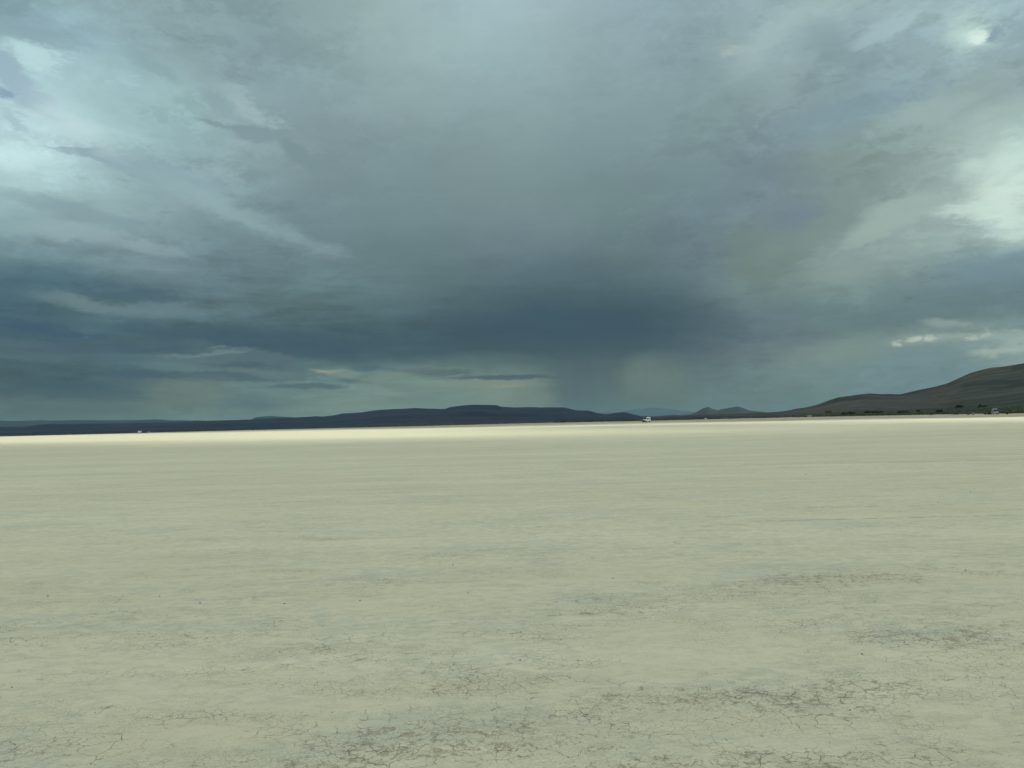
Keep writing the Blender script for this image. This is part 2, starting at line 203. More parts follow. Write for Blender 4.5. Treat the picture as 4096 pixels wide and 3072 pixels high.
class Tree:
    """small helper round a node tree"""
    def __init__(self, nt):
        self.nt = nt
        nt.nodes.clear()

    def n(self, kind, **kw):
        nd = self.nt.nodes.new(kind)
        for k, v in kw.items():
            setattr(nd, k, v)
        return nd

    def put(self, sock, v):
        if isinstance(v, bpy.types.NodeSocket):
            self.nt.links.new(v, sock)
        elif v is not None:
            sock.default_value = v

    def math(self, op, a, b=None, c=None, clamp=False):
        nd = self.n('ShaderNodeMath', operation=op, use_clamp=clamp)
        for s, v in zip(nd.inputs, (a, b, c)):
            self.put(s, v)
        return nd.outputs[0]

    def vmath(self, op, a, b=None, scale=None):
        nd = self.n('ShaderNodeVectorMath', operation=op)
        self.put(nd.inputs[0], a)
        self.put(nd.inputs[1], b)
        if scale is not None:
            self.put(nd.inputs['Scale'], scale)
        return nd.outputs['Value'] if op in ('LENGTH', 'DOT_PRODUCT') else nd.outputs[0]

    def noise(self, vec, scale, detail=4, rough=0.55, dist=0.0, out='Fac'):
        nd = self.n('ShaderNodeTexNoise')
        self.put(nd.inputs['Vector'], vec)
        nd.inputs['Scale'].default_value = scale
        nd.inputs['Detail'].default_value = detail
        nd.inputs['Roughness'].default_value = rough
        nd.inputs['Distortion'].default_value = dist
        return nd.outputs[out]

    def mapping(self, vec, loc=(0, 0, 0), rot=(0, 0, 0), scale=(1, 1, 1), kind='POINT'):
        nd = self.n('ShaderNodeMapping', vector_type=kind)
        self.put(nd.inputs['Vector'], vec)
        nd.inputs['Location'].default_value = loc
        nd.inputs['Rotation'].default_value = rot
        nd.inputs['Scale'].default_value = scale
        return nd.outputs[0]

    def rng(self, v, a, b, c=0.0, d=1.0, smooth=True):
        nd = self.n('ShaderNodeMapRange', interpolation_type='SMOOTHSTEP' if smooth else 'LINEAR')
        self.put(nd.inputs['Value'], v)
        for k, x in (('From Min', a), ('From Max', b), ('To Min', c), ('To Max', d)):
            self.put(nd.inputs[k], x)
        return nd.outputs[0]

    def mix(self, f, a, b, blend='MIX'):
        nd = self.n('ShaderNodeMix', data_type='RGBA', blend_type=blend)
        self.put(nd.inputs[0], f)
        for s, v in ((nd.inputs[6], a), (nd.inputs[7], b)):
            if isinstance(v, (tuple, list)) and len(v) == 3:
                v = (*v, 1.0)
            self.put(s, v)
        return nd.outputs[2]

    def xyz(self, v):
        nd = self.n('ShaderNodeSeparateXYZ')
        self.put(nd.inputs[0], v)
        return nd.outputs

    def vec(self, x, y, z=0.0):
        nd = self.n('ShaderNodeCombineXYZ')
        for s, v in zip(nd.inputs, (x, y, z)):
            self.put(s, v)
        return nd.outputs[0]


world = bpy.data.worlds.new('World')
scene.world = world
world.use_nodes = True
t = Tree(world.node_tree)
D = t.n('ShaderNodeTexCoord').outputs['Generated']
dx, dy, dz = t.xyz(D)
az = t.math('MULTIPLY', t.math('ARCTAN2', dx, dy), 180 / math.pi)
el = t.math('MULTIPLY', t.math('ARCSINE', dz), 180 / math.pi)
# a cloud-layer projection: stretches flat towards the horizon like a real deck
lay = t.math('ADD', t.math('ABSOLUTE', dz), 0.16)
P = t.vec(t.math('DIVIDE', dx, lay), t.math('DIVIDE', dy, lay), 0.0)
# break-up of every contour
flat = t.mapping(D, scale=(1.0, 1.0, 2.6))
wv = t.vmath('SUBTRACT', t.noise(flat, 5.5, 8, 0.62, 0.3, 'Color'), (0.5, 0.5, 0.5))
wx, wy, wz = t.xyz(wv)
damp = t.rng(el, 0.0, 14.0, 0.35, 1.0)
azw = t.math('MULTIPLY_ADD', wx, t.math('MULTIPLY', damp, 6.5), az)
elw = t.math('MULTIPLY_ADD', wy, t.math('MULTIPLY', damp, 3.4), el)
azf = t.rng(azw, -36.0, 36.0, 0, 1, smooth=False)
col = None
prev = None
for e, row in zip(SKY_EL, SKY_ROWS):
    r = t.n('ShaderNodeValToRGB')
    r.color_ramp.interpolation = 'B_SPLINE'
    els = r.color_ramp.elements
    n = len(row)
    for i in range(n):
        p = i / (n - 1)
        if i == 0:
            q = els[0]
            q.position = 0.0
        elif i == 1:
            q = els[1]
            q.position = p
        else:
            q = els.new(p)
        q.color = (*lin(row[i]), 1.0)
    t.put(r.inputs[0], azf)
    if col is None:
        col = r.outputs[0]
    else:
        col = t.mix(t.rng(elw, prev, e, smooth=False), col, r.outputs[0])
    prev = e
# small-scale light and dark in the deck
tex = t.noise(P, 2.4, 11, 0.70, 0.2)
fine = t.noise(flat, 18.0, 10, 0.70, 0.2)
edge = t.rng(t.math('ABSOLUTE', azw), 4.0, 24.0, 0.30, 1.0)
gain = t.math('MULTIPLY_ADD', t.math('SUBTRACT', tex, 0.5), t.math('MULTIPLY', edge, 0.46), 1.0)
gain = t.math('MULTIPLY_ADD', t.math('SUBTRACT', fine, 0.5), t.math('MULTIPLY', edge, 0.30), gain)
# torn flat layers low in the sky, strongest to the left
layers = t.noise(t.mapping(D, scale=(1.3, 1.3, 11.0)), 5.0, 10, 0.66, 0.35)
low = t.math('MULTIPLY', t.rng(el, 15.0, 8.0), t.rng(azw, 4.0, -16.0, 0.30, 1.0))
low = t.math('MULTIPLY', low, t.rng(el, 0.0, 2.5))
gain = t.math('MULTIPLY_ADD', t.math('SUBTRACT', layers, 0.5), t.math('MULTIPLY', low, 1.25), gain)
# soft-edged shreds of lower cloud against the brighter sheet
shred = t.rng(t.noise(t.mapping(D, loc=(3.0, 1.0, 0.0), scale=(1.0, 1.0, 2.3)), 7.5, 11, 0.72, 0.15), 0.51, 0.575)
gain = t.math('MULTIPLY_ADD', shred, t.math('MULTIPLY', edge, -0.11), gain)
puff = t.rng(t.noise(t.mapping(D, loc=(7.0, 4.0, 2.0), scale=(1.0, 1.0, 2.0)), 13.0, 11, 0.74, 0.1), 0.51, 0.62)
gain = t.math('MULTIPLY_ADD', puff, t.math('MULTIPLY', edge, 0.10), gain)
col = t.vmath('SCALE', col, scale=gain)
# single clouds
rag = t.math('SUBTRACT', t.noise(t.mapping(D, scale=(1, 1, 2.6)), 22.0, 10, 0.72, 0.0), 0.5)
vx, vy, vz = t.xyz(t.noise(flat, 11.0, 9, 0.70, 0.0, 'Color'))
V = t.vec(t.math('MULTIPLY_ADD', t.math('SUBTRACT', vx, 0.5), 5.0, az),
          t.math('MULTIPLY_ADD', t.math('SUBTRACT', vy, 0.5), t.math('MULTIPLY', damp, 3.2), el), 0.0)
for i, (a, e, rx, ry, tilt, hx, st, so, rg) in enumerate(CLOUDS):
    if i % 15 == 0:  # evaluate the chain in short runs (node stack is limited)
        nd = t.n('ShaderNodeVectorMath', operation='MULTIPLY_ADD')
        t.put(nd.inputs[0], col)
        nd.inputs[1].default_value = (1e-7, 1e-7, 1e-7)
        t.put(nd.inputs[2], V)
        V = nd.outputs[0]
    d = t.vmath('LENGTH', t.mapping(V, (a, e, 0), (0, 0, rad(tilt)), (rx, ry, 1.0), 'TEXTURE'))
    d = t.math('MULTIPLY_ADD', rag, rg * 4.6, d)
    col = t.mix(t.rng(d, 1.0 + so * 1.15, max(0.0, 1.0 - so * 1.1), 0.0, st), col, lin(hx))
# falling rain: faint upright streaks under the storm base
rain = t.noise(t.vec(t.math('MULTIPLY_ADD', el, 0.05, az), t.math('MULTIPLY', el, 0.03), 0.0), 1.3, 5, 0.65)
rm = t.math('MULTIPLY', t.rng(az, 2.4, 3.2), t.rng(az, 17.0, 9.0))
rm = t.math('MULTIPLY', rm, t.rng(el, 6.0, 2.8))
col = t.vmath('SCALE', col, scale=t.math('MULTIPLY_ADD', t.math('SUBTRACT', rain, 0.52), t.math('MULTIPLY', rm, 0.30), 1.0))
col = t.mix(1.0, (0, 0, 0), col)
# sky overhead and behind the viewer, out of view, brightened to light the ground
OVERHEAD_FILL = (1.02, 1.18, 1.16)
back = t.rng(t.math('ABSOLUTE', az), 50.0, 95.0)
up = t.rng(el, 31.0, 52.0)
over = t.math('MAXIMUM', back, up)
bright = t.vmath('SCALE', OVERHEAD_FILL, scale=t.math('MULTIPLY_ADD', t.math('SUBTRACT', tex, 0.5), 0.8, 1.0))
col = t.mix(over, col, bright)
sky = t.n('ShaderNodeTexSky', sky_type='NISHITA')
sky.sun_disc = False
sky.sun_elevation = rad(SUN_EL)
sky.sun_rotation = rad(SUN_AZ)
ten = t.vmath('SCALE', col, scale=10.0)
bg = t.n('ShaderNodeBackground')
t.put(bg.inputs['Color'], t.mix(0.97, sky.outputs[0], ten))
bg.inputs['Strength'].default_value = 0.1
wo = t.n('ShaderNodeOutputWorld')
t.put(wo.inputs['Surface'], bg.outputs[0])
world.cycles.sampling_method = 'MANUAL'
world.cycles.sample_map_resolution = 512


# ------------------------------------------------------------------ helpers
def material(name, rough=0.9, color=(0.5, 0.5, 0.5), metal=0.0, spec=0.3):
    m = bpy.data.materials.new(name)
    m.use_nodes = True
    k = Tree(m.node_tree)
    b = k.n('ShaderNodeBsdfPrincipled')
    b.inputs['Base Color'].default_value = (*color, 1)
    b.inputs['Roughness'].default_value = rough
    b.inputs['Metallic'].default_value = metal
    b.inputs['Specular IOR Level'].default_value = spec
    o = k.n('ShaderNodeOutputMaterial')
    k.put(o.inputs['Surface'], b.outputs[0])
    k.bsdf, k.out = b, o
    return m, k


def varied(name, c0, c1, scale, rough=0.6, metal=0.0, spec=0.4, bump=0.0):
    """paint, rubber, cloth and the like: two near tones mixed by noise"""
    m, k = material(name, rough, c0, metal, spec)
    pos = k.n('ShaderNodeTexCoord').outputs['Object']
    n = k.noise(pos, scale, 5, 0.6)
    k.put(k.bsdf.inputs['Base Color'], k.mix(k.rng(n, 0.35, 0.7), c0, c1))
    if bump:
        bp = k.n('ShaderNodeBump')
        bp.inputs['Strength'].default_value = bump
        k.put(bp.inputs['Height'], n)
        k.put(k.bsdf.inputs['Normal'], bp.outputs[0])
    return m


def link_mesh(name, verts, faces, mat, smooth=False):
    me = bpy.data.meshes.new(name)
    me.from_pydata(verts, [], faces)
    me.materials.append(mat)
    me.update()
    if smooth:
        me.polygons.foreach_set('use_smooth', [True] * len(me.polygons))
    o = bpy.data.objects.new(name, me)
    COL.objects.link(o)
    return o


def tag(o, label=None, cat=None, group=None, kind=None):
    if label:
        o['label'] = label
    if cat:
        o['category'] = cat
    if group:
        o['group'] = group
    if kind:
        o['kind'] = kind
    return o


def interp(tab, x):
    if x <= tab[0][0]:
        return tab[0][1]
    for (a, u), (b, v) in zip(tab, tab[1:]):
        if x <= b:
            return u + (v - u) * (x - a) / (b - a)
    return tab[-1][1]


def polar(a, r, z=0.0):
    return (r * math.sin(rad(a)), r * math.cos(rad(a)), z)


EYE = 1.75
# ------------------------------------------------------------------ playa
def playa_material():
    m, k = material('cracked_playa', 0.95, spec=0.15)
    pos = k.n('ShaderNodeNewGeometry').outputs['Position']
    x, y, z = k.xyz(pos)
    # broad tone patches and thin wind / wheel streaks running across
    big = k.noise(k.mapping(pos, scale=(0.35, 1.0, 1)), 0.11, 5, 0.6, 0.5)
    med = k.noise(k.mapping(pos, rot=(0, 0, 0.12), scale=(0.5, 1.0, 1)), 0.9, 6, 0.62, 0.6)
    streak = k.noise(k.mapping(pos, rot=(0, 0, -0.08), scale=(0.02, 1.0, 1)), 0.5, 5, 0.65)
    far_streak = k.noise(k.mapping(pos, rot=(0, 0, 0.25), scale=(0.06, 1.0, 1)), 0.06, 4, 0.6)
    grain = k.noise(pos, 60.0, 5, 0.7)
    mott = k.noise(k.mapping(pos, scale=(0.6, 1.0, 1)), 9.0, 6, 0.68, 0.8)
    c = k.mix(k.rng(big, 0.35, 0.65), TAN, TAN_PALE)
    damp_m = k.rng(k.math('MULTIPLY_ADD', k.math('SUBTRACT', mott, 0.5), 0.9, med), 0.46, 0.68)
    c = k.mix(k.math('MULTIPLY', damp_m, 0.75), c, DAMP)
    c = k.mix(k.rng(mott, 0.38, 0.66, 0.0, 0.5), c, BROWN_TONE)
    g1 = k.math('MULTIPLY_ADD', k.math('SUBTRACT', streak, 0.5), 0.30, 1.0)
    g2 = k.math('MULTIPLY_ADD', k.math('SUBTRACT', far_streak, 0.5), 0.14, g1)
    midm = k.noise(k.mapping(pos, rot=(0, 0, 0.2), scale=(0.3, 1.0, 1)), 1.4, 8, 0.74, 0.3)
    g2 = k.math('MULTIPLY_ADD', k.math('SUBTRACT', midm, 0.5), 0.30, g2)
    g3 = k.math('MULTIPLY_ADD', k.math('SUBTRACT', grain, 0.5), k.rng(y, 3.0, 25.0, 0.40, 0.12), g2)
    c = k.vmath('SCALE', c, scale=g3)
    # where the crust has broken: bands lying across the view plus random patches
    yb = k.math('MULTIPLY_ADD', x, -0.12, y)
    def bump_at(cy, w, amp, x0=None):
        q = k.math('ABSOLUTE', k.math('SUBTRACT', yb, cy))
        v = k.rng(q, w, 0.0, 0.0, amp)
        if x0 is not None:
            v = k.math('MULTIPLY', v, k.rng(x, x0 - 1.2, x0 + 1.2))
        return v
    broken = k.noise(k.mapping(pos, rot=(0, 0, 0.12), scale=(0.42, 1.0, 1)), 0.95, 5, 0.6, 0.4)
    broken = k.math('MULTIPLY_ADD', k.math('SUBTRACT', broken, 0.5), 0.62, k.rng(y, 12.0, 4.0, 0.495, 0.555))
    broken = k.math('ADD', broken, bump_at(4.72, 0.75, 0.055))
    broken = k.math('ADD', broken, bump_at(5.9, 0.8, 0.055, 0.8))
    broken = k.math('ADD', broken, bump_at(8.0, 1.0, 0.045, 0.0))
    broken = k.math('ADD', broken, bump_at(3.7, 0.6, 0.055, -1.5))
    # brown flaked skin
    fl = k.noise(k.mapping(pos, rot=(0, 0, 0.1), scale=(0.8, 1.0, 1)), 11.0, 9, 0.74, 0.8)
    fl2 = k.noise(pos, 42.0, 5, 0.7, 0.5)
    flake = k.math('ADD', k.math('MULTIPLY', fl, 0.68), k.math('MULTIPLY', fl2, 0.32))
    flake = k.math('ADD', flake, k.math('MULTIPLY', k.math('SUBTRACT', broken, 0.60), 0.70))
    flake_m = k.rng(flake, 0.545, 0.60)
    c = k.mix(k.math('MULTIPLY', flake_m, 0.60), c, FLAKE)
    # isolated flecks everywhere
    sp = k.noise(k.mapping(pos, rot=(0, 0, 0.2), scale=(0.35, 1.0, 1)), 17.0, 6, 0.75, 0.8)
    c = k.mix(k.rng(sp, 0.625, 0.71, 0.0, 0.6), c, FLAKE)
    lo = k.noise(k.mapping(pos, rot=(0, 0, 0.05), scale=(0.12, 1.0, 1)), 2.2, 6, 0.72, 0.4)
    c = k.mix(k.rng(lo, 0.66, 0.78, 0.0, 0.45), c, FLAKE)
    # old wheel tracks: long pale double lines, and a few dark drying lines
    run = k.noise(k.mapping(pos, scale=(0.05, 1.0, 1)), 0.8, 4, 0.6)
    for cy, tilt, w, f in ((44.0, 0.01, 0.55, 0.55), (41.6, 0.01, 0.5, 0.5), (36.6, -0.015, 0.35, 0.45), (34.9, -0.015, 0.35, 0.5), (30.0, 0.03, 0.25, 0.3)):
        q = k.math('ABSOLUTE', k.math('SUBTRACT', k.math('MULTIPLY_ADD', x, tilt, y), cy))
        m_ = k.math('MULTIPLY', k.rng(q, w * 1.2, w * 0.3, 0.0, f * 1.5), k.rng(run, 0.38, 0.58))
        c = k.mix(m_, c, (0.53, 0.52, 0.40))
    for cy, tilt, w, x0, x1 in ((14.6, 0.0, 0.05, 3.5, 9.5), (12.95, 0.0, 0.05, 3.0, 11.0), (29.5, 0.14, 0.16, 8.0, 24.0), (18.4, 0.0, 0.06, 0.8, 2.2), (27.6, 0.02, 0.12, 12.0, 22.0)):
        q = k.math('ABSOLUTE', k.math('SUBTRACT', k.math('MULTIPLY_ADD', x, tilt, y), cy))
        m_ = k.math('MULTIPLY', k.rng(q, w * 1.6, w * 0.4, 0.0, 0.5), k.rng(mott, 0.42, 0.60))
        m_ = k.math('MULTIPLY', m_, k.math('MULTIPLY', k.rng(x, x0, x0 + 1.5), k.rng(x, x1, x1 - 1.5)))
        c = k.mix(m_, c, FLAKE)
    # shrinkage cracks: polygon edges bent by noise, thin and fading in and out
    wn = k.vmath('SUBTRACT', k.noise(pos, 7.0, 5, 0.65, 0.0, 'Color'), (0.5, 0.5, 0.5))
    wp = k.vmath('ADD', pos, k.vmath('SCALE', wn, scale=0.12))
    lines = []
    for sc, wdt, seed in ((7.6, 0.020, 0.0), (15.0, 0.034, 7.3), (30.0, 0.060, 3.1)):
        vo = k.n('ShaderNodeTexVoronoi', feature='DISTANCE_TO_EDGE', voronoi_dimensions='2D')
        k.put(vo.inputs['Vector'], k.mapping(wp, loc=(seed, seed, 0), scale=(0.85, 1.0, 1)))
        vo.inputs['Scale'].default_value = sc
        here = k.noise(k.mapping(pos, loc=(seed, 3, 0), scale=(0.6, 1, 1)), 2.6, 4, 0.6)
        amt = k.math('ADD', k.math('MULTIPLY', here, 0.60), k.math('MULTIPLY', broken, 0.55))
        w = k.rng(amt, CRACK_T[0], CRACK_T[1], 0.0, wdt)
        lines.append(k.rng(k.math('SUBTRACT', vo.outputs[0], w), 0.0, -0.014))
    crack = k.math('MAXIMUM', lines[0], k.math('MULTIPLY', lines[1], 0.6))
    crack = k.math('MAXIMUM', crack, k.math('MULTIPLY', lines[2], 0.30))
    c = k.mix(k.math('MULTIPLY', crack, 0.85), c, (0.05, 0.05, 0.045))
    k.put(k.bsdf.inputs['Base Color'], c)
    h = k.math('MULTIPLY_ADD', crack, -1.0, k.math('MULTIPLY', mott, 0.5))
    h = k.math('MULTIPLY_ADD', flake_m, -0.4, h)
    h = k.math('MULTIPLY_ADD', fl2, 0.35, h)
    near = k.rng(k.vmath('LENGTH', pos), 3.0, 40.0, 0.5, 0.05)
    bp = k.n('ShaderNodeBump')
    k.put(bp.inputs['Strength'], near)
    bp.inputs['Distance'].default_value = 0.012
    k.put(bp.inputs['Height'], h)
    k.put(k.bsdf.inputs['Normal'], bp.outputs[0])
    return m


TAN = (0.456, 0.422, 0.312)
TAN_PALE = (0.492, 0.464, 0.352)
DAMP = (0.375, 0.402, 0.340)
BROWN_TONE = (0.380, 0.352, 0.245)
FLAKE = (0.20, 0.155, 0.095)
CRACK_T = (0.545, 0.73)

R_MAX = 29000.0
verts, faces = [(0, 0, 0)], []
rings = [3, 8, 20, 60, 200, 600, 2000, 7000, R_MAX]
SEG = 96
for r in rings:
    for i in range(SEG):
        verts.append(polar(360 * i / SEG, r))
for i in range(SEG):
    faces.append((0, 1 + (i + 1) % SEG, 1 + i))
for j in range(len(rings) - 1):
    for i in range(SEG):
        a, b = 1 + j * SEG + i, 1 + j * SEG + (i + 1) % SEG
        faces.append((a, b, b + SEG, a + SEG))
playa = link_mesh('ground', verts, faces, playa_material())
tag(playa, 'pale tan dry lake bed of cracked clay with brown flaked patches', kind='structure')


# ------------------------------------------------------------------ sand flat beyond the playa
def sand_material():
    m, k = material('shore_sand', 0.95, spec=0.15)
    pos = k.n('ShaderNodeNewGeometry').outputs['Position']
    n = k.noise(k.mapping(pos, scale=(0.25, 1, 1)), 0.05, 6, 0.65, 0.5)
    n2 = k.noise(k.mapping(pos, scale=(0.5, 1, 1)), 0.6, 5, 0.7)
    c = k.mix(k.rng(n, 0.38, 0.62), (0.27, 0.235, 0.16), (0.36, 0.325, 0.25))
    c = k.mix(k.rng(n2, 0.58, 0.72, 0.0, 0.5), c, (0.10, 0.10, 0.05))
    k.put(k.bsdf.inputs['Base Color'], c)
    return m


verts, faces = [], []
A0, A1, DA = -75.0, 80.0, 0.25
na = int((A1 - A0) / DA) + 1
for i in range(na):
    a = A0 + DA * i
    r0 = interp(SAND_NEAR, a) * (1 + 0.05 * noise.noise((a * 0.7, 1.5, 0)) + 0.02 * noise.noise((a * 4, 7.5, 0)))
    r1 = max(interp(SAGE_NEAR, a) * 1.12, r0 + 60)
    for j in range(6):
        f = j / 5
        verts.append(polar(a, r0 + (r1 - r0) * f, 0.02 + 0.05 * min(1, 3 * f)))
for i in range(na - 1):
    for j in range(5):
        p = i * 6 + j
        faces.append((p, p + 6, p + 7, p + 1))
sand = link_mesh('sand_flat', verts, faces, sand_material(), True)
tag(sand, 'grey brown sand strip between the bright playa and the hills', kind='structure')


# ------------------------------------------------------------------ hills
def hill_z(prof, a, r):
    """height of a range at azimuth a and distance r"""
    r0, r1, r2 = prof['foot'](a), prof['crest'](a), prof['back']
    H = math.tan(rad(max(interp(prof['tab'], a), 0.05) + prof['jit'] * noise.noise((a * prof['jf'], prof['seed'], 0))
                     + 0.4 * prof['jit'] * noise.noise((a * prof['jf'] * 3.1, prof['seed'], 4)))) * r1 + EYE
    H = max(H, 2.0)
    if r >= r1:
        u = min(1.0, (r - r1) / (r2 - r1))
        return H * (1 - u) ** 1.5 - 1.0 * u
    t_ = max(0.0, (r - r0) / (r1 - r0))
    s = prof['shape'](t_)
    x, y, _ = polar(a, r)
    f = prof['nf']
    g = noise.fractal(Vector((x * f, y * f, prof['seed'])), 0.9, 2.1, 5)
    g2 = noise.noise((a * prof['gully'] + 0.6 * g, t_ * 1.5, prof['seed']))
    w = prof['rough'] * max(0.0, s) * (1 - t_) ** 0.7 * 3.0
    return H * max(0.0, s + w * (0.55 * g + 0.45 * g2))


def make_range(name, prof, mat, label, a0, a1, da, nr):
    verts, faces = [], []
    na = int((a1 - a0) / da) + 1
    nb = 8
    tot = nr + nb
    for i in range(na):
        a = a0 + da * i
        r0, r1, r2 = prof['foot'](a), prof['crest'](a), prof['back']
        for j in range(tot):
            if j < nr:
                u = j / (nr - 1)
                r = r0 + (r1 - r0) * u ** prof.get('dens', 1.0)
            else:
                r = r1 + (r2 - r1) * ((j - nr + 1) / nb)
            z = hill_z(prof, a, r)
            if j == 0:
                z = -0.3
            verts.append(polar(a, r, z))
    for i in range(na - 1):
        for j in range(tot - 1):
            p = i * tot + j
            faces.append((p, p + tot, p + tot + 1, p + 1))
    o = link_mesh(name, verts, faces, mat, True)
    tag(o, label, kind='structure')
    return o


def hill_material(name, dark, pale, green, g0, g1, scale):
    m, k = material(name, 0.95, spec=0.1)
    pos = k.n('ShaderNodeNewGeometry').outputs['Position']
    n = k.noise(k.mapping(pos, scale=(1, 1, 3.0)), scale, 7, 0.65, 0.6)
    n2 = k.noise(k.mapping(pos, scale=(1, 1, 4.0)), scale * 6, 6, 0.7, 0.4)
    f = k.math('ADD', k.math('MULTIPLY', n, 0.60), k.math('MULTIPLY', n2, 0.40))
    c = k.mix(k.rng(f, 0.42, 0.60), dark, pale)
    x, y, z = k.xyz(pos)
    r = k.vmath('LENGTH', k.vec(x, y, 0.0))
    r = k.math('MULTIPLY_ADD', k.math('SUBTRACT', n2, 0.5), (g1 - g0) * 1.2, r)
    gm = k.rng(r, g0, g1, 1.0, 0.0)
    gc = k.mix(k.rng(n2, 0.42, 0.6), green, tuple(v * 1.7 for v in green))
    k.put(k.bsdf.inputs['Base Color'], k.mix(gm, c, gc))
    return m


def fan(split, low):
    """long gentle apron, then a steep face"""
    def f(t_):
        if t_ < split:
            return low * (t_ / split) ** 1.3
        u = (t_ - split) / (1 - split)
        return low + (1 - low) * (u ** 0.85)
    return f


sage = lambda a: interp(SAGE_NEAR, a)
NEAR = dict(tab=NEAR_HILL, foot=sage, crest=lambda a: 2700.0 if a < 40 else 2700.0, back=3600.0,
            shape=lambda t_: 0.30 * t_ ** 1.5 + 0.70 * t_ ** 2.2, jit=0.02, jf=2.2, seed=3.3, nf=0.0022, gully=0.55,
            rough=0.16)
MID = dict(tab=MESA, foot=sage, crest=lambda a: 7500.0, back=9500.0, shape=fan(0.55, 0.22), jit=0.012, jf=2.0,
           seed=11.0, nf=0.0012, gully=0.6, rough=0.16)
TWIN = dict(tab=TWIN_PEAKS, foot=lambda a: 7600.0, crest=lambda a: 10500.0, back=12500.0,
            shape=lambda t_: t_ ** 1.4, jit=0.01, jf=3.0, seed=21.0, nf=0.001, gully=0.8, rough=0.14)
FARM = dict(tab=FAR_MESA, foot=lambda a: 9800.0, crest=lambda a: 11500.0, back=14000.0,
            shape=fan(0.5, 0.3), jit=0.01, jf=2.0, seed=31.0, nf=0.0008, gully=0.8, rough=0.12)
RAIN = dict(tab=RAIN_RANGE, foot=lambda a: 19000.0, crest=lambda a: 24000.0, back=27000.0,
            shape=lambda t_: t_ ** 1.2, jit=0.01, jf=3.0, seed=41.0, nf=0.0005, gully=0.8, rough=0.12)
make_range('near_hills', NEAR, hill_material('brown_hill', (0.020, 0.025, 0.026), (0.066, 0.063, 0.053),
           (0.013, 0.021, 0.009), 720.0, 1250.0, 0.004), 'dark brown treeless hill rising to the right edge',
           5.0, 78.0, 0.12, 90)
make_range('mesa_hills', MID, hill_material('blue_mesa', (0.008, 0.018, 0.038), (0.024, 0.036, 0.056),
           (0.022, 0.032, 0.024), 900.0, 1800.0, 0.0012), 'long dark blue flat-topped mesa range behind the playa',
           -75.0, 13.5, 0.12, 70)
make_range('twin_peaks_hills', TWIN, hill_material('peak_rock', (0.018, 0.028, 0.034), (0.028, 0.038, 0.042),
           (0.03, 0.03, 0.03), 1.0, 2.0, 0.001), 'pair of small blue pointed peaks on the horizon', 10.0, 19.0, 0.05, 30)
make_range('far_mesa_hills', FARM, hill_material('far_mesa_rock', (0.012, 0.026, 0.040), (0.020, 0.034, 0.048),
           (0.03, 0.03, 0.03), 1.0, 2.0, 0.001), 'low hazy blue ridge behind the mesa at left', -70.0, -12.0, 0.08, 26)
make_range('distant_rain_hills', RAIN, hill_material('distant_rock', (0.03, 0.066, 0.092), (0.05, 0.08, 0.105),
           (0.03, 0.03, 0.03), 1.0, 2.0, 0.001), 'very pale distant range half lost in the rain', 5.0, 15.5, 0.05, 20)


# ------------------------------------------------------------------ cloud slabs added out of view to shade the land
SHADE_CLOUD_Z = 3500.0
OFF = Vector((SUN_DIR.x, SUN_DIR.y)) * (SHADE_CLOUD_Z / SUN_DIR.z)
cm = bpy.data.materials.new('shade_cloud_white')
cm.use_nodes = True
k = Tree(cm.node_tree)
pos = k.n('ShaderNodeTexCoord').outputs['Object']
cc = k.mix(k.rng(k.noise(pos, 0.0015, 5, 0.6), 0.35, 0.7), (0.86, 0.88, 0.90), (0.95, 0.95, 0.95))
tr = k.n('ShaderNodeBsdfTranslucent')
di = k.n('ShaderNodeBsdfDiffuse')
k.put(tr.inputs[0], cc)
k.put(di.inputs[0], cc)
mx = k.n('ShaderNodeMixShader')
mx.inputs[0].default_value = 0.25
k.put(mx.inputs[1], tr.outputs[0])
k.put(mx.inputs[2], di.outputs[0])
o_ = k.n('ShaderNodeOutputMaterial')
k.put(o_.inputs['Surface'], mx.outputs[0])


def shade_cloud(poly, label, step):
    """closed lumpy slab whose shadow on the ground is the polygon poly"""
    n = len(poly)
    rim = []
    for i in range(n):
        p, q = Vector(poly[i]), Vector(poly[(i + 1) % n])
        m_ = max(1, int((q - p).length / step))
        nrm = Vector((-(q - p).y, (q - p).x)).normalized()
        for j in range(m_):
            s = p.lerp(q, j / m_)
            wob = noise.fractal(Vector((s.x * 0.011, s.y * 0.011, 2.0)), 0.9, 2.0, 4) * 26
            rim.append(s + nrm * wob + OFF)
    bm = bmesh.new()
    lo = [bm.verts.new((p.x, p.y, SHADE_CLOUD_Z)) for p in rim]
    hi = [bm.verts.new((p.x, p.y, SHADE_CLOUD_Z + 40)) for p in rim]
    bm.faces.new(lo[::-1])
    bm.faces.new(hi)
    for i in range(len(rim)):
        j = (i + 1) % len(rim)
        bm.faces.new((lo[i], lo[j], hi[j], hi[i]))
    bmesh.ops.recalc_face_normals(bm, faces=bm.faces)
    me = bpy.data.meshes.new('shade_cloud')
    bm.to_mesh(me)
    bm.free()
    me.materials.append(cm)
    o = bpy.data.objects.new('shade_cloud', me)
    COL.objects.link(o)
    tag(o, label, kind='structure')
    return o


shade_cloud([(-220, 190), (-60, 108), (0, 80), (60, 66), (420, -60), (420, -700), (-500, -700), (-900, 100)],
      'grey cloudlike slab added out of view behind the viewer to shade the near playa', 12)
shade_cloud([(-900, 1230), (-420, 750), (-100, 430), (60, 270), (130, 200), (330, 30), (900, -150), (3600, 200), (3600, 3000), (1500, 7800),
       (-5500, 7800), (-5500, 1230)], 'high cloudlike slab added out of view to shade the hills', 25)

shade_cloud([(46, 215), (58, 212), (68, 150), (88, 92), (150, 20), (136, 12), (74, 88), (55, 150)],
      'thin cloudlike ribbon added out of view to dim the sunlit playa at right', 12)


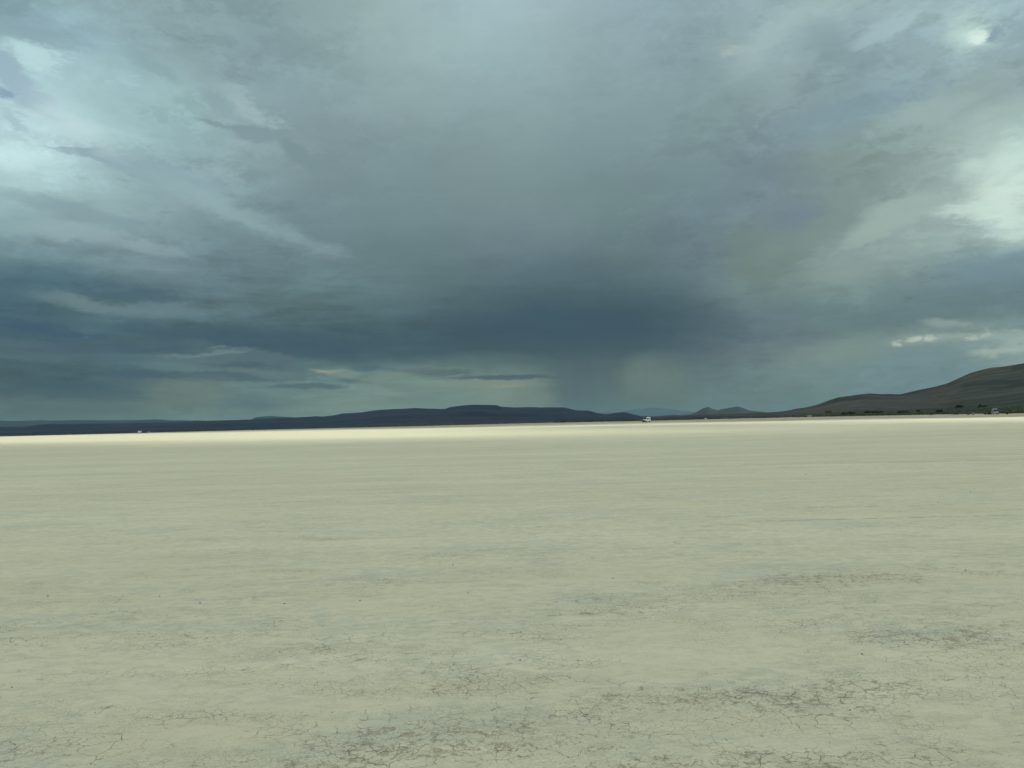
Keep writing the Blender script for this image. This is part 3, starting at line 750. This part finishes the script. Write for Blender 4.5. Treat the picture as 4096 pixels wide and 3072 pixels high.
# ------------------------------------------------------------------ haze
bm = bmesh.new()
bmesh.ops.create_cube(bm, size=1.0)
me = bpy.data.meshes.new('haze')
bm.to_mesh(me)
bm.free()
haze = bpy.data.objects.new('haze', me)
haze.scale = (61000.0, 61000.0, 481.0)
haze.location = (0, 0, 240.5 - 1.3)
COL.objects.link(haze)
hm = bpy.data.materials.new('haze_air')
hm.use_nodes = True
k = Tree(hm.node_tree)
pv = k.n('ShaderNodeVolumePrincipled')
pv.inputs['Color'].default_value = (0.17, 0.285, 0.335, 1)
pv.inputs['Density'].default_value = HAZE
pv.inputs['Anisotropy'].default_value = 0.0
o_ = k.n('ShaderNodeOutputMaterial')
k.put(o_.inputs['Volume'], pv.outputs[0])
me.materials.append(hm)
tag(haze, 'thin blue air between the viewer and the far hills', kind='stuff')


# ================================================================== things
white_paint = varied('white_paint', (0.60, 0.64, 0.65), (0.46, 0.50, 0.51), 1.6, 0.35)
shaded_white = varied('shaded_white_paint', (0.18, 0.23, 0.26), (0.13, 0.17, 0.19), 1.6, 0.4)  # camper's white with its shade put into the colour
warm_lit_paint = varied('warm_lit_white_paint', (0.72, 0.71, 0.63), (0.60, 0.58, 0.48), 2.2, 0.5)  # van's white with the warm light on it put into the colour
black_plastic = varied('black_plastic', (0.018, 0.019, 0.02), (0.035, 0.035, 0.034), 6.0, 0.55)
dark_paint = varied('dark_blue_paint', (0.014, 0.019, 0.026), (0.022, 0.027, 0.032), 2.0, 0.3)
glass_dark = varied('tinted_glass', (0.010, 0.014, 0.015), (0.014, 0.018, 0.018), 2.0, 0.15, spec=0.25)
rubber = varied('dusty_rubber', (0.03, 0.028, 0.024), (0.07, 0.06, 0.045), 9.0, 0.9)
steel = varied('wheel_steel', (0.20, 0.20, 0.19), (0.30, 0.29, 0.26), 7.0, 0.45, metal=0.6)
lamp_glass = varied('lamp_glass', (0.65, 0.67, 0.66), (0.75, 0.76, 0.75), 9.0, 0.15, spec=0.6)
red_lens = varied('red_lens', (0.22, 0.015, 0.015), (0.28, 0.02, 0.02), 9.0, 0.25)
canvas = varied('shaded_pale_canvas', (0.23, 0.28, 0.28), (0.19, 0.23, 0.24), 1.8, 0.85)  # pale tone darkened in the colour to stand for the camper's shade
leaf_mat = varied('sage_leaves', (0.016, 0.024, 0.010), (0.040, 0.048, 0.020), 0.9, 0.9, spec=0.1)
clod_mat = varied('dark_clod', (0.05, 0.045, 0.03), (0.11, 0.095, 0.065), 30.0, 0.95, spec=0.1)


def empty(name, loc, rz=0.0):
    o = bpy.data.objects.new(name, None)
    o.location = loc
    o.rotation_euler = (0, 0, rz)
    COL.objects.link(o)
    return o


def part(name, bm, mat, parent, smooth=False):
    bmesh.ops.recalc_face_normals(bm, faces=bm.faces)
    me = bpy.data.meshes.new(name)
    bm.to_mesh(me)
    bm.free()
    me.materials.append(mat)
    if smooth:
        me.polygons.foreach_set('use_smooth', [True] * len(me.polygons))
    o = bpy.data.objects.new(name, me)
    COL.objects.link(o)
    o.parent = parent
    return o


def box(bm, c, s, rot=None, bevel=0.0):
    r = bmesh.ops.create_cube(bm, size=1.0)
    vs = r['verts']
    bmesh.ops.scale(bm, verts=vs, vec=s)
    if bevel:
        es = list({e for v in vs for e in v.link_edges})
        rb = bmesh.ops.bevel(bm, geom=es, offset=bevel, segments=2, affect='EDGES', profile=0.6)
        vs = list({v for f in rb['faces'] for v in f.verts} | {v for v in vs if v.is_valid})
    if rot is not None:
        bmesh.ops.rotate(bm, verts=vs, cent=(0, 0, 0), matrix=rot)
    bmesh.ops.translate(bm, verts=vs, vec=c)
    return vs


def tube(bm, p, q, r, seg=8):
    p, q = Vector(p), Vector(q)
    d = q - p
    res = bmesh.ops.create_cone(bm, cap_ends=True, segments=seg, radius1=r, radius2=r, depth=d.length)
    bmesh.ops.rotate(bm, verts=res['verts'], cent=(0, 0, 0), matrix=d.to_track_quat('Z', 'Y').to_matrix())
    bmesh.ops.translate(bm, verts=res['verts'], vec=(p + q) / 2)


def ring(x, wb, wt, zb, zt, n=6, cr=0.28):
    """rounded section of a vehicle body across its length"""
    pts = []
    for cx, cz, a0 in ((1, 1, 0), (-1, 1, 90), (-1, -1, 180), (1, -1, 270)):
        r = cr if cz > 0 else cr * 0.5
        r = min(r, (zt - zb) * 0.45)
        for i in range(n):
            a = rad(a0 + 90 * i / (n - 1))
            z = (zt - r if cz > 0 else zb + r) + r * math.sin(a)
            f = (z - zb) / (zt - zb)
            w = wb + (wt - wb) * f
            y = cx * (w - r) + r * math.cos(a)
            pts.append((x, y, z))
    return pts


def loft(bm, secs, cr=0.28):
    rings_ = [[bm.verts.new(p) for p in ring(*s, cr=cr)] for s in secs]
    n = len(rings_[0])
    for a, b in zip(rings_, rings_[1:]):
        for i in range(n):
            bm.faces.new((a[i], a[(i + 1) % n], b[(i + 1) % n], b[i]))
    bm.faces.new(rings_[0][::-1])
    bm.faces.new(rings_[-1])


def add_wheel(parent, x, y, r, w):
    bm = bmesh.new()
    res = bmesh.ops.create_cone(bm, cap_ends=True, segments=28, radius1=r, radius2=r, depth=w)
    bmesh.ops.bevel(bm, geom=[e for e in bm.edges if abs(e.verts[0].co.z - e.verts[1].co.z) < 1e-6],
                    offset=w * 0.22, segments=3, affect='EDGES')
    bmesh.ops.rotate(bm, verts=bm.verts, cent=(0, 0, 0), matrix=Matrix.Rotation(rad(90), 3, 'X'))
    wheel = part('wheel', bm, rubber, parent, True)
    wheel.location = (x, y, r)
    bm = bmesh.new()
    s = 1 if y > 0 else -1
    bmesh.ops.create_cone(bm, cap_ends=True, segments=20, radius1=r * 0.55, radius2=r * 0.45, depth=0.05)
    bmesh.ops.rotate(bm, verts=bm.verts, cent=(0, 0, 0), matrix=Matrix.Rotation(rad(-90 * s), 3, 'X'))
    bmesh.ops.translate(bm, verts=bm.verts, vec=(0, s * (w / 2 + 0.012), 0))
    part('rim', bm, steel, wheel)
    return wheel


def side_glass(bm, pts, y0, s, lean=0.0, th=0.03):
    """pane on a body side: pts are (x, z); y falls off with height by lean"""
    zb = min(p[1] for p in pts)
    a = [bm.verts.new((x, s * (y0 - lean * (z - zb)), z)) for x, z in pts]
    b = [bm.verts.new((x, s * (y0 - th - lean * (z - zb)), z)) for x, z in pts]
    bm.faces.new(a)
    bm.faces.new(b[::-1])
    for i in range(len(a)):
        j = (i + 1) % len(a)
        bm.faces.new((a[i], b[i], b[j], a[j]))


# ---- white expedition van on the playa
def make_expedition_van(loc, rz):
    t_ = empty('expedition_van', loc, rz)
    bm = bmesh.new()
    loft(bm, [(-2.92, 0.90, 0.80, 0.75, 2.40), (-2.84, 0.97, 0.86, 0.62, 2.58), (-1.5, 0.99, 0.89, 0.60, 2.66),
              (0.75, 0.99, 0.88, 0.60, 2.66), (1.15, 0.99, 0.85, 0.60, 2.56), (1.55, 0.99, 0.82, 0.60, 2.12),
              (2.05, 0.98, 0.86, 0.60, 1.52), (2.2, 0.97, 0.88, 0.60, 1.40), (2.75, 0.94, 0.84, 0.62, 1.22),
              (2.92, 0.88, 0.76, 0.70, 1.08)], cr=0.2)
    body = part('body', bm, warm_lit_paint, t_, True)
    bm = bmesh.new()
    a = [(1.21, 0.66, 2.50), (1.21, -0.66, 2.50), (2.10, -0.78, 1.53), (2.10, 0.78, 1.53)]
    va = [bm.verts.new((x + 0.05, y, z + 0.035)) for x, y, z in a]
    vb = [bm.verts.new((x - 0.02, y, z - 0.03)) for x, y, z in a]
    bm.faces.new(va)
    bm.faces.new(vb[::-1])
    for i in range(4):
        j = (i + 1) % 4
        bm.faces.new((va[i], vb[i], vb[j], va[j]))
    part('windshield', bm, glass_dark, t_)
    for s in (1, -1):
        for pts in ([(1.85, 1.36), (0.62, 1.36), (0.62, 2.20), (1.28, 2.20)],
                    [(0.05, 1.52), (-0.55, 1.52), (-0.55, 2.08), (0.05, 2.08)],
                    [(-1.75, 1.55), (-2.45, 1.55), (-2.45, 2.05), (-1.75, 2.05)]):
            bm = bmesh.new()
            side_glass(bm, pts, 0.985, s, 0.055)
            part('side_window', bm, glass_dark, t_)
        bm = bmesh.new()
        box(bm, (1.72, s * 1.14, 1.62), (0.12, 0.2, 0.34), bevel=0.03)
        tube(bm, (1.7, s * 0.95, 1.5), (1.72, s * 1.1, 1.52), 0.025)
        part('wing_mirror', bm, black_plastic, t_)
        bm = bmesh.new()
        box(bm, (2.86, s * 0.66, 1.02), (0.14, 0.26, 0.2), bevel=0.04)
        part('headlight', bm, lamp_glass, t_)
        bm = bmesh.new()
        box(bm, (-2.91, s * 0.84, 1.25), (0.08, 0.1, 0.5), bevel=0.02)
        part('tail_light', bm, red_lens, t_)
        for x in (1.95, -1.75):
            add_wheel(t_, x, s * 0.88, 0.42, 0.28)
        bm = bmesh.new()
        box(bm, (0.1, s * 1.0, 0.56), (2.5, 0.12, 0.08), bevel=0.02)
        part('side_step', bm, black_plastic, t_)
    bm = bmesh.new()
    side_glass(bm, [(-1.02, 0.66), (-1.16, 0.66), (-1.16, 2.42), (-1.02, 2.42)], 1.02, 1, 0.045, 0.05)
    part('awning_strap', bm, black_plastic, t_)
    bm = bmesh.new()
    box(bm, (2.92, 0, 0.92), (0.08, 1.5, 0.44), bevel=0.02)  # grille made taller in black to stand for shade at the front
    part('grille_shade', bm, black_plastic, t_)
    bm = bmesh.new()
    box(bm, (2.95, 0, 0.56), (0.34, 1.96, 0.5), bevel=0.06)  # bull bar enlarged in black to stand for shade under the front
    for s in (0.5, -0.5):
        tube(bm, (3.12, s, 0.5), (3.08, s, 1.2), 0.04)
    tube(bm, (3.08, 0.5, 1.2), (3.08, -0.5, 1.2), 0.04)
    tube(bm, (3.12, 0.82, 0.9), (3.12, -0.82, 0.9), 0.04)
    part('bull_bar_shade', bm, black_plastic, t_)
    bm = bmesh.new()
    for s in (0.72, -0.72):
        tube(bm, (1.35, s, 2.82), (-2.6, s, 2.82), 0.035)
        for x in (1.1, -0.2, -1.4, -2.5):
            tube(bm, (x, s, 2.60), (x, s, 2.82), 0.025)
    for i in range(9):
        x = 1.35 - i * 0.49
        tube(bm, (x, 0.72, 2.82), (x, -0.72, 2.82), 0.025)
    box(bm, (1.40, 0, 2.86), (0.08, 1.4, 0.16), bevel=0.02)
    rack = part('roof_rack', bm, black_plastic, t_)
    bm = bmesh.new()
    box(bm, (0.35, 0, 2.94), (1.9, 1.36, 0.26), bevel=0.05)
    box(bm, (-1.6, 0.1, 2.93), (1.6, 1.3, 0.22), bevel=0.05)
    part('roof_box', bm, black_plastic, rack)
    return t_


def place(a, r, z=0.0):
    return polar(a, r, z)


van = make_expedition_van(place(9.82, 382.0, 0.05), rad(-90 - 9.8 - 24))
tag(van, 'white high-roof van with dark roof rack driving across the middle of the playa', 'van')


# ---- parked camper with raised pale roof
def make_camper(loc, rz):
    t_ = empty('camper_van', loc, rz)
    bm = bmesh.new()
    loft(bm, [(-2.35, 0.86, 0.76, 0.60, 1.62), (-2.25, 0.95, 0.82, 0.50, 1.78), (-0.5, 0.96, 0.84, 0.48, 1.84),
              (0.7, 0.96, 0.84, 0.48, 1.82), (0.95, 0.96, 0.82, 0.48, 1.72), (1.45, 0.95, 0.86, 0.48, 1.25),
              (1.6, 0.95, 0.86, 0.48, 1.12), (2.25, 0.92, 0.84, 0.50, 0.98), (2.4, 0.84, 0.78, 0.56, 0.86)], cr=0.16)
    part('body', bm, shaded_white, t_, True)
    bm = bmesh.new()
    a = [(0.98, 0.70, 1.70), (0.98, -0.70, 1.70), (1.48, -0.80, 1.24), (1.48, 0.80, 1.24)]
    va = [bm.verts.new((x + 0.05, y, z + 0.04)) for x, y, z in a]
    vb = [bm.verts.new((x - 0.03, y, z - 0.03)) for x, y, z in a]
    bm.faces.new(va)
    bm.faces.new(vb[::-1])
    for i in range(4):
        j = (i + 1) % 4
        bm.faces.new((va[i], vb[i], vb[j], va[j]))
    part('windshield', bm, glass_dark, t_)
    for s in (1, -1):
        for x0, x1 in ((1.0, 0.15), (0.05, -0.95), (-1.05, -2.1)):
            bm = bmesh.new()
            side_glass(bm, [(x0 + (0.22 if x0 == 1.0 else 0), 1.18), (x1, 1.18), (x1, 1.62), (x0 - 0.08, 1.62)], 0.965, s, 0.07)
            part('side_window', bm, glass_dark, t_)
        bm = bmesh.new()
        box(bm, (2.32, s * 0.66, 0.78), (0.14, 0.3, 0.16), bevel=0.04)
        part('headlight', bm, lamp_glass, t_)
        bm = bmesh.new()
        box(bm, (-2.33, s * 0.80, 1.05), (0.08, 0.12, 0.34), bevel=0.02)
        part('tail_light', bm, red_lens, t_)
        bm = bmesh.new()
        box(bm, (1.15, s * 1.06, 1.26), (0.12, 0.18, 0.2), bevel=0.03)
        part('wing_mirror', bm, black_plastic, t_)
        for x in (1.5, -1.4):
            add_wheel(t_, x, s * 0.84, 0.36, 0.25)
    bm = bmesh.new()
    box(bm, (2.38, 0, 0.50), (0.22, 1.8, 0.22), bevel=0.05)
    part('bumper', bm, black_plastic, t_)
    bm = bmesh.new()
    box(bm, (-0.35, 0, 1.92), (2.7, 1.5, 0.16), bevel=0.03)
    part('roof_rack', bm, black_plastic, t_)
    bm = bmesh.new()
    loft(bm, [(-1.75, 0.66, 0.5, 2.00, 2.18), (-1.6, 0.82, 0.66, 2.00, 2.34), (-0.2, 0.84, 0.7, 2.00, 2.42),
              (0.95, 0.82, 0.66, 2.00, 2.34), (1.12, 0.66, 0.5, 2.00, 2.16)], cr=0.14)
    part('roof_tent', bm, canvas, t_, True)
    return t_


camper = make_camper(place(31.98, 368.0, 0.05), rad(-90 - 32 + 13))
tag(camper, 'white camper with pale raised roof parked on the sand under the right hill', 'camper van')


# ---- far smaller cars, one builder
def make_car(name, loc, rz, paint, label, cat, L=4.4, W=0.88, Hc=1.62, top=None, group=None):
    t_ = empty(name, loc, rz)
    bm = bmesh.new()
    h = Hc * 0.56
    loft(bm, [(-L / 2, W * 0.9, W * 0.86, 0.42, h - 0.08), (-L / 2 + 0.12, W, W * 0.95, 0.34, h), (L / 2 - 1.1, W, W * 0.95, 0.34, h),
              (L / 2 - 0.15, W * 0.97, W * 0.9, 0.36, h - 0.16), (L / 2, W * 0.88, W * 0.82, 0.42, h - 0.25)], cr=0.12)
    part('body', bm, paint, t_, True)
    bm = bmesh.new()
    loft(bm, [(-L / 2 + 0.2, W * 0.86, W * 0.72, h - 0.05, h + 0.1), (-L / 2 + 0.4, W * 0.9, W * 0.78, h - 0.05, Hc - 0.06),
              (L / 2 - 1.9, W * 0.9, W * 0.78, h - 0.05, Hc - 0.06), (L / 2 - 1.15, W * 0.86, W * 0.8, h - 0.05, h + 0.08)], cr=0.05)
    part('windows', bm, glass_dark, t_, True)
    bm = bmesh.new()
    box(bm, (-0.45, 0, Hc - 0.03), (L - 2.3, W * 1.55, 0.09), bevel=0.03)
    if top:
        box(bm, (-0.45, 0, Hc + 0.18), (L - 2.6, W * 1.3, 0.32), bevel=0.05)
    part('roof', bm, top or paint, t_)
    for s in (1, -1):
        for x in (L / 2 - 0.8, -L / 2 + 0.8):
            add_wheel(t_, x, s * (W - 0.1), 0.34, 0.22)
        bm = bmesh.new()
        box(bm, (L / 2 - 0.05, s * W * 0.66, h - 0.28), (0.12, 0.24, 0.12), bevel=0.02)
        part('headlight', bm, lamp_glass, t_)
    tag(t_, label, cat, group)
    return t_


# box trailer with its tow car, at the far left edge of the playa
def make_trailer(loc, rz):
    t_ = empty('camping_trailer', loc, rz)
    bm = bmesh.new()
    box(bm, (0, 0, 1.30), (3.6, 2.0, 1.75), bevel=0.14)
    part('body', bm, white_paint, t_)
    bm = bmesh.new()
    box(bm, (0.9, -1.0, 1.15), (0.62, 0.06, 1.35), bevel=0.01)
    part('door', bm, black_plastic, t_)
    for x in (-0.5,):
        for s in (1, -1):
            bm = bmesh.new()
            box(bm, (x, s * 1.0, 1.5), (0.9, 0.06, 0.5), bevel=0.01)
            part('window', bm, glass_dark, t_)
    bm = bmesh.new()
    tube(bm, (1.7, 0.5, 0.45), (2.8, 0, 0.45), 0.04)
    tube(bm, (1.7, -0.5, 0.45), (2.8, 0, 0.45), 0.04)
    part('tow_bar', bm, black_plastic, t_)
    for s in (1, -1):
        add_wheel(t_, -0.2, s * 0.92, 0.34, 0.22)
    tag(t_, 'small white box trailer at the far left edge of the playa', 'trailer')
    return t_


make_trailer(place(-25.80, 850.0, 0.08), rad(80))
make_car('off_road_car', place(-25.52, 852.0, 0.08), rad(80), dark_paint,
         'dark off-road car just right of the white box trailer', 'car', L=4.3, W=0.92, Hc=2.1)
make_car('parked_car', place(-25.38, 856.0, 0.08), rad(-80), dark_paint,
         'dark car with white load on its roof, right of the trailer', 'car', L=3.9, W=0.82, Hc=1.55, top=canvas)
make_car('small_van', place(-25.25, 905.0, 0.3), rad(-100), white_paint,
         'tiny white van standing beyond the dark cars at left', 'van', L=2.9, W=0.6, Hc=1.45)


def hill_at(prof, a, e, r0=300.0):
    """walk out along azimuth a until the slope is seen at elevation e"""
    r = max(prof['foot'](a), r0)
    while r < prof['crest'](a):
        z = hill_z(prof, a, r)
        if math.degrees(math.atan2(z - EYE, r)) >= e:
            return r, z
        r += 4.0
    return r, hill_z(prof, a, r)


r_, z_ = hill_at(NEAR, 21.0, -0.13)
make_car('camper_truck', place(21.02, r_, z_ - 0.1), rad(-10), white_paint,
         'small white truck parked at the foot of the brown hill', 'truck', L=3.2, W=0.85, Hc=1.9)
r_, z_ = hill_at(NEAR, 19.98, -0.13)
make_car('dark_car', place(19.98, r_, z_ - 0.1), rad(170), dark_paint,
         'small dark car at the hill foot, left of the white truck', 'car', L=4.0, W=0.85, Hc=1.5)
make_car('distant_van', place(14.02, 660.0, 0.15), rad(-120), white_paint,
         'tiny white van on the far shore below the twin peaks', 'van', L=3.0, W=0.7, Hc=1.6)


# low open buggy beside the camper
def make_buggy(loc, rz):
    t_ = empty('buggy', loc, rz)
    bm = bmesh.new()
    loft(bm, [(-1.25, 0.5, 0.45, 0.35, 0.62), (0.2, 0.62, 0.55, 0.30, 0.60), (1.0, 0.5, 0.4, 0.34, 0.72), (1.3, 0.36, 0.3, 0.4, 0.6)], cr=0.1)
    part('chassis', bm, black_plastic, t_)
    bm = bmesh.new()
    loft(bm, [(0.45, 0.5, 0.42, 0.62, 0.86), (1.0, 0.44, 0.36, 0.60, 0.84), (1.34, 0.3, 0.24, 0.58, 0.7)], cr=0.08)
    part('hood', bm, canvas, t_, True)
    bm = bmesh.new()
    for s in (0.5, -0.5):
        tube(bm, (0.5, s, 0.6), (0.15, s * 0.85, 1.25), 0.035)
        tube(bm, (0.15, s * 0.85, 1.25), (-0.8, s * 0.85, 1.22), 0.035)
        tube(bm, (-0.8, s * 0.85, 1.22), (-1.1, s, 0.6), 0.035)
    tube(bm, (0.15, 0.42, 1.25), (0.15, -0.42, 1.25), 0.035)
    tube(bm, (-0.8, 0.42, 1.22), (-0.8, -0.42, 1.22), 0.035)
    part('roll_cage', bm, black_plastic, t_)
    for s in (0.24, -0.24):
        bm = bmesh.new()
        box(bm, (-0.3, s, 0.66), (0.42, 0.4, 0.14), bevel=0.04)
        box(bm, (-0.52, s, 0.92), (0.12, 0.4, 0.5), bevel=0.04)
        part('seat', bm, black_plastic, t_)
    for s in (1, -1):
        add_wheel(t_, 0.95, s * 0.66, 0.31, 0.24)
        add_wheel(t_, -0.95, s * 0.66, 0.33, 0.26)
    tag(t_, 'low dark open buggy with pale nose parked left of the white camper', 'buggy')


make_buggy(place(30.66, 380.0, 0.06), rad(-38))


# ---- plants
def leaf_quads(bm, rnd, n, sx, sy, sz, size, lobes):
    ls = [(rnd.uniform(-0.8, 0.8) * sx, rnd.uniform(-0.7, 0.7) * sy, rnd.uniform(0.45, 1.0)) for _ in range(lobes)]
    for _ in range(n):
        lx, ly, lh = rnd.choice(ls)
        w = 0.5 * sx / math.sqrt(lobes) * 1.4
        a, b = rnd.gauss(0, 0.5), rnd.gauss(0, 0.5)
        z = sz * lh * (1 - 0.35 * (a * a + b * b)) * rnd.uniform(0.1, 1.0) ** 0.6
        if z < 0.02:
            z = rnd.uniform(0.02, 0.2) * sz
        c = Vector((lx + a * w, ly + b * min(w, sy * 0.7), z))
        u = Vector((rnd.gauss(0, 1), rnd.gauss(0, 1), rnd.gauss(0, 1))).normalized()
        v = u.orthogonal().normalized()
        s = size * rnd.uniform(0.6, 1.3)
        bm.faces.new([bm.verts.new(c + u * s), bm.verts.new(c + v * s * 0.6), bm.verts.new(c - u * s), bm.verts.new(c - v * s * 0.6)])


def make_shrub(name, loc, rz, sx, sy, sz, seed, n, size, lobes, label, group=None, cat='shrub'):
    bm = bmesh.new()
    leaf_quads(bm, random.Random(seed), n, sx, sy, sz, size, lobes)
    o = part(name, bm, leaf_mat, None)
    o.location = loc
    o.rotation_euler = (0, 0, rz)
    tag(o, label, cat, group)
    return o


# long dark thickets on the apron of the hill: start azimuth, end azimuth, seen elevation, height
THICKETS = [
    (21.98, 22.46, 0.12, 2.4, 'short dark thicket above and right of the white truck at the hill foot'),
    (23.00, 24.00, -0.03, 3.0, 'long dark thicket at the hill foot, left one of the two longest'),
    (24.31, 25.75, 0.01, 3.4, 'longest dark thicket in the green strip under the hill'),
    (26.50, 27.14, -0.01, 2.6, 'medium dark thicket right of the longest one'),
    (27.58, 27.82, 0.04, 2.4, 'small rounded thicket in the middle of the green strip'),
    (28.59, 29.15, -0.03, 2.6, 'dark thicket in the green strip nearest left of the buggy'),
    (29.72, 30.27, 0.23, 4.2, 'higher dark thicket on the slope above the buggy'),
    (31.09, 31.57, 0.21, 3.6, 'higher dark thicket on the slope left of and above the camper'),
]
for i, (a0, a1, e, h, lab) in enumerate(THICKETS):
    a = (a0 + a1) / 2
    r, z = hill_at(NEAR, a, e)
    half = r * math.tan(rad(a1 - a0) / 2)
    make_shrub('thicket', place(a, r, z - 0.2), rad(-a), half, min(5.0, half), h, 100 + i, 3000, 0.30, 9, lab, cat='thicket')

SHRUBS = [(29.776, 450), (29.916, 440), (32.496, 445), (32.612, 362), (32.850, 430), (33.073, 440), (33.320, 450), (28.387, 470)]
for i, (a, r) in enumerate(SHRUBS):
    make_shrub('small_shrub', place(a, r, 0.05), i * 1.3, 0.75 + 0.25 * (i % 3), 0.6, 0.65 + 0.12 * (i % 2), 40 + i, 160, 0.13, 4,
               'one of the small dark shrubs dotted on the sand near the camper', 'small shrubs on the sand')
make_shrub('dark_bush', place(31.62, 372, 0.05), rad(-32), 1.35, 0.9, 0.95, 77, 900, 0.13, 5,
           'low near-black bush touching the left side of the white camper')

# uncountable sage between them
rnd = random.Random(5)
bm = bmesh.new()
for i in range(6500):
    a = rnd.uniform(3.0, 42.0) if i % 4 else rnd.uniform(-36.0, 9.0)
    prof = NEAR if a > 9.0 else MID
    r = prof['foot'](a) + 10 + 900 * rnd.random() ** 1.6
    z = hill_z(prof, a, r)
    if noise.noise(Vector((a * 0.5, r * 0.01, 9.0))) < -0.25:
        continue
    x, y, _ = polar(a, r)
    s = rnd.uniform(0.4, 1.3)
    for j in range(11):
        c = Vector((x + rnd.gauss(0, s * 0.5), y + rnd.gauss(0, s * 0.5), z + rnd.uniform(-0.1, s * 0.6)))
        u = Vector((rnd.gauss(0, 1), rnd.gauss(0, 1), rnd.gauss(0, 0.7))).normalized()
        v = u.orthogonal().normalized()
        bm.faces.new([bm.verts.new(c + u * s * 0.3), bm.verts.new(c + v * s * 0.2), bm.verts.new(c - u * s * 0.3), bm.verts.new(c - v * s * 0.2)])
sagebrush = part('sagebrush', bm, leaf_mat, None)
tag(sagebrush, 'low sagebrush growing thinly over the foot of the hills', kind='stuff')

# ---- clods lying on the playa
CLODS = [(2.50, 5.71), (1.53, 8.01), (-1.58, 7.84), (-2.07, 7.78), (-3.21, 7.90), (-3.79, 8.27), (-2.66, 4.92), (1.95, 4.65),
         (1.06, 8.62), (29.34, 49.55), (15.45, 71.64), (3.70, 8.34), (9.90, 16.87), (0.29, 7.45), (5.52, 17.04),
         (10.34, 17.44), (-2.32, 7.78), (-5.06, 8.41), (0.01, 5.77), (-0.51, 8.08), (8.17, 14.99), (8.51, 22.63), (-1.39, 5.33),
         (-3.52, 5.44), (6.79, 13.70), (4.94, 8.58), (-0.79, 9.66), (2.24, 10.97), (-4.30, 11.31), (-4.09, 17.90)]
for i, (x, y) in enumerate(CLODS):
    rnd = random.Random(900 + i)
    bm = bmesh.new()
    bmesh.ops.create_icosphere(bm, subdivisions=3, radius=1.0)
    s = 0.0009 * math.hypot(x, y) ** 0.75 * rnd.uniform(0.6, 1.4) + 0.001
    for v in bm.verts:
        n = v.co.normalized()
        v.co *= 1 + 0.35 * noise.noise(n * 1.7 + Vector((i * 3.0, 0, 0))) + 0.15 * noise.noise(n * 4.0 + Vector((0, i * 2.0, 0)))
        v.co.z = max(v.co.z, -0.35)
    bmesh.ops.scale(bm, verts=bm.verts, vec=(s * rnd.uniform(1.1, 1.9), s * rnd.uniform(0.8, 1.2), s * rnd.uniform(0.5, 0.8)))
    o = part('clod', bm, clod_mat, None, True)
    o.location = (x, y, s * 0.15)
    o.rotation_euler = (0, 0, rnd.uniform(0, 6.28))
    tag(o, 'small dark clod lying on the pale cracked playa', 'clod', 'dark clods lying on the playa')
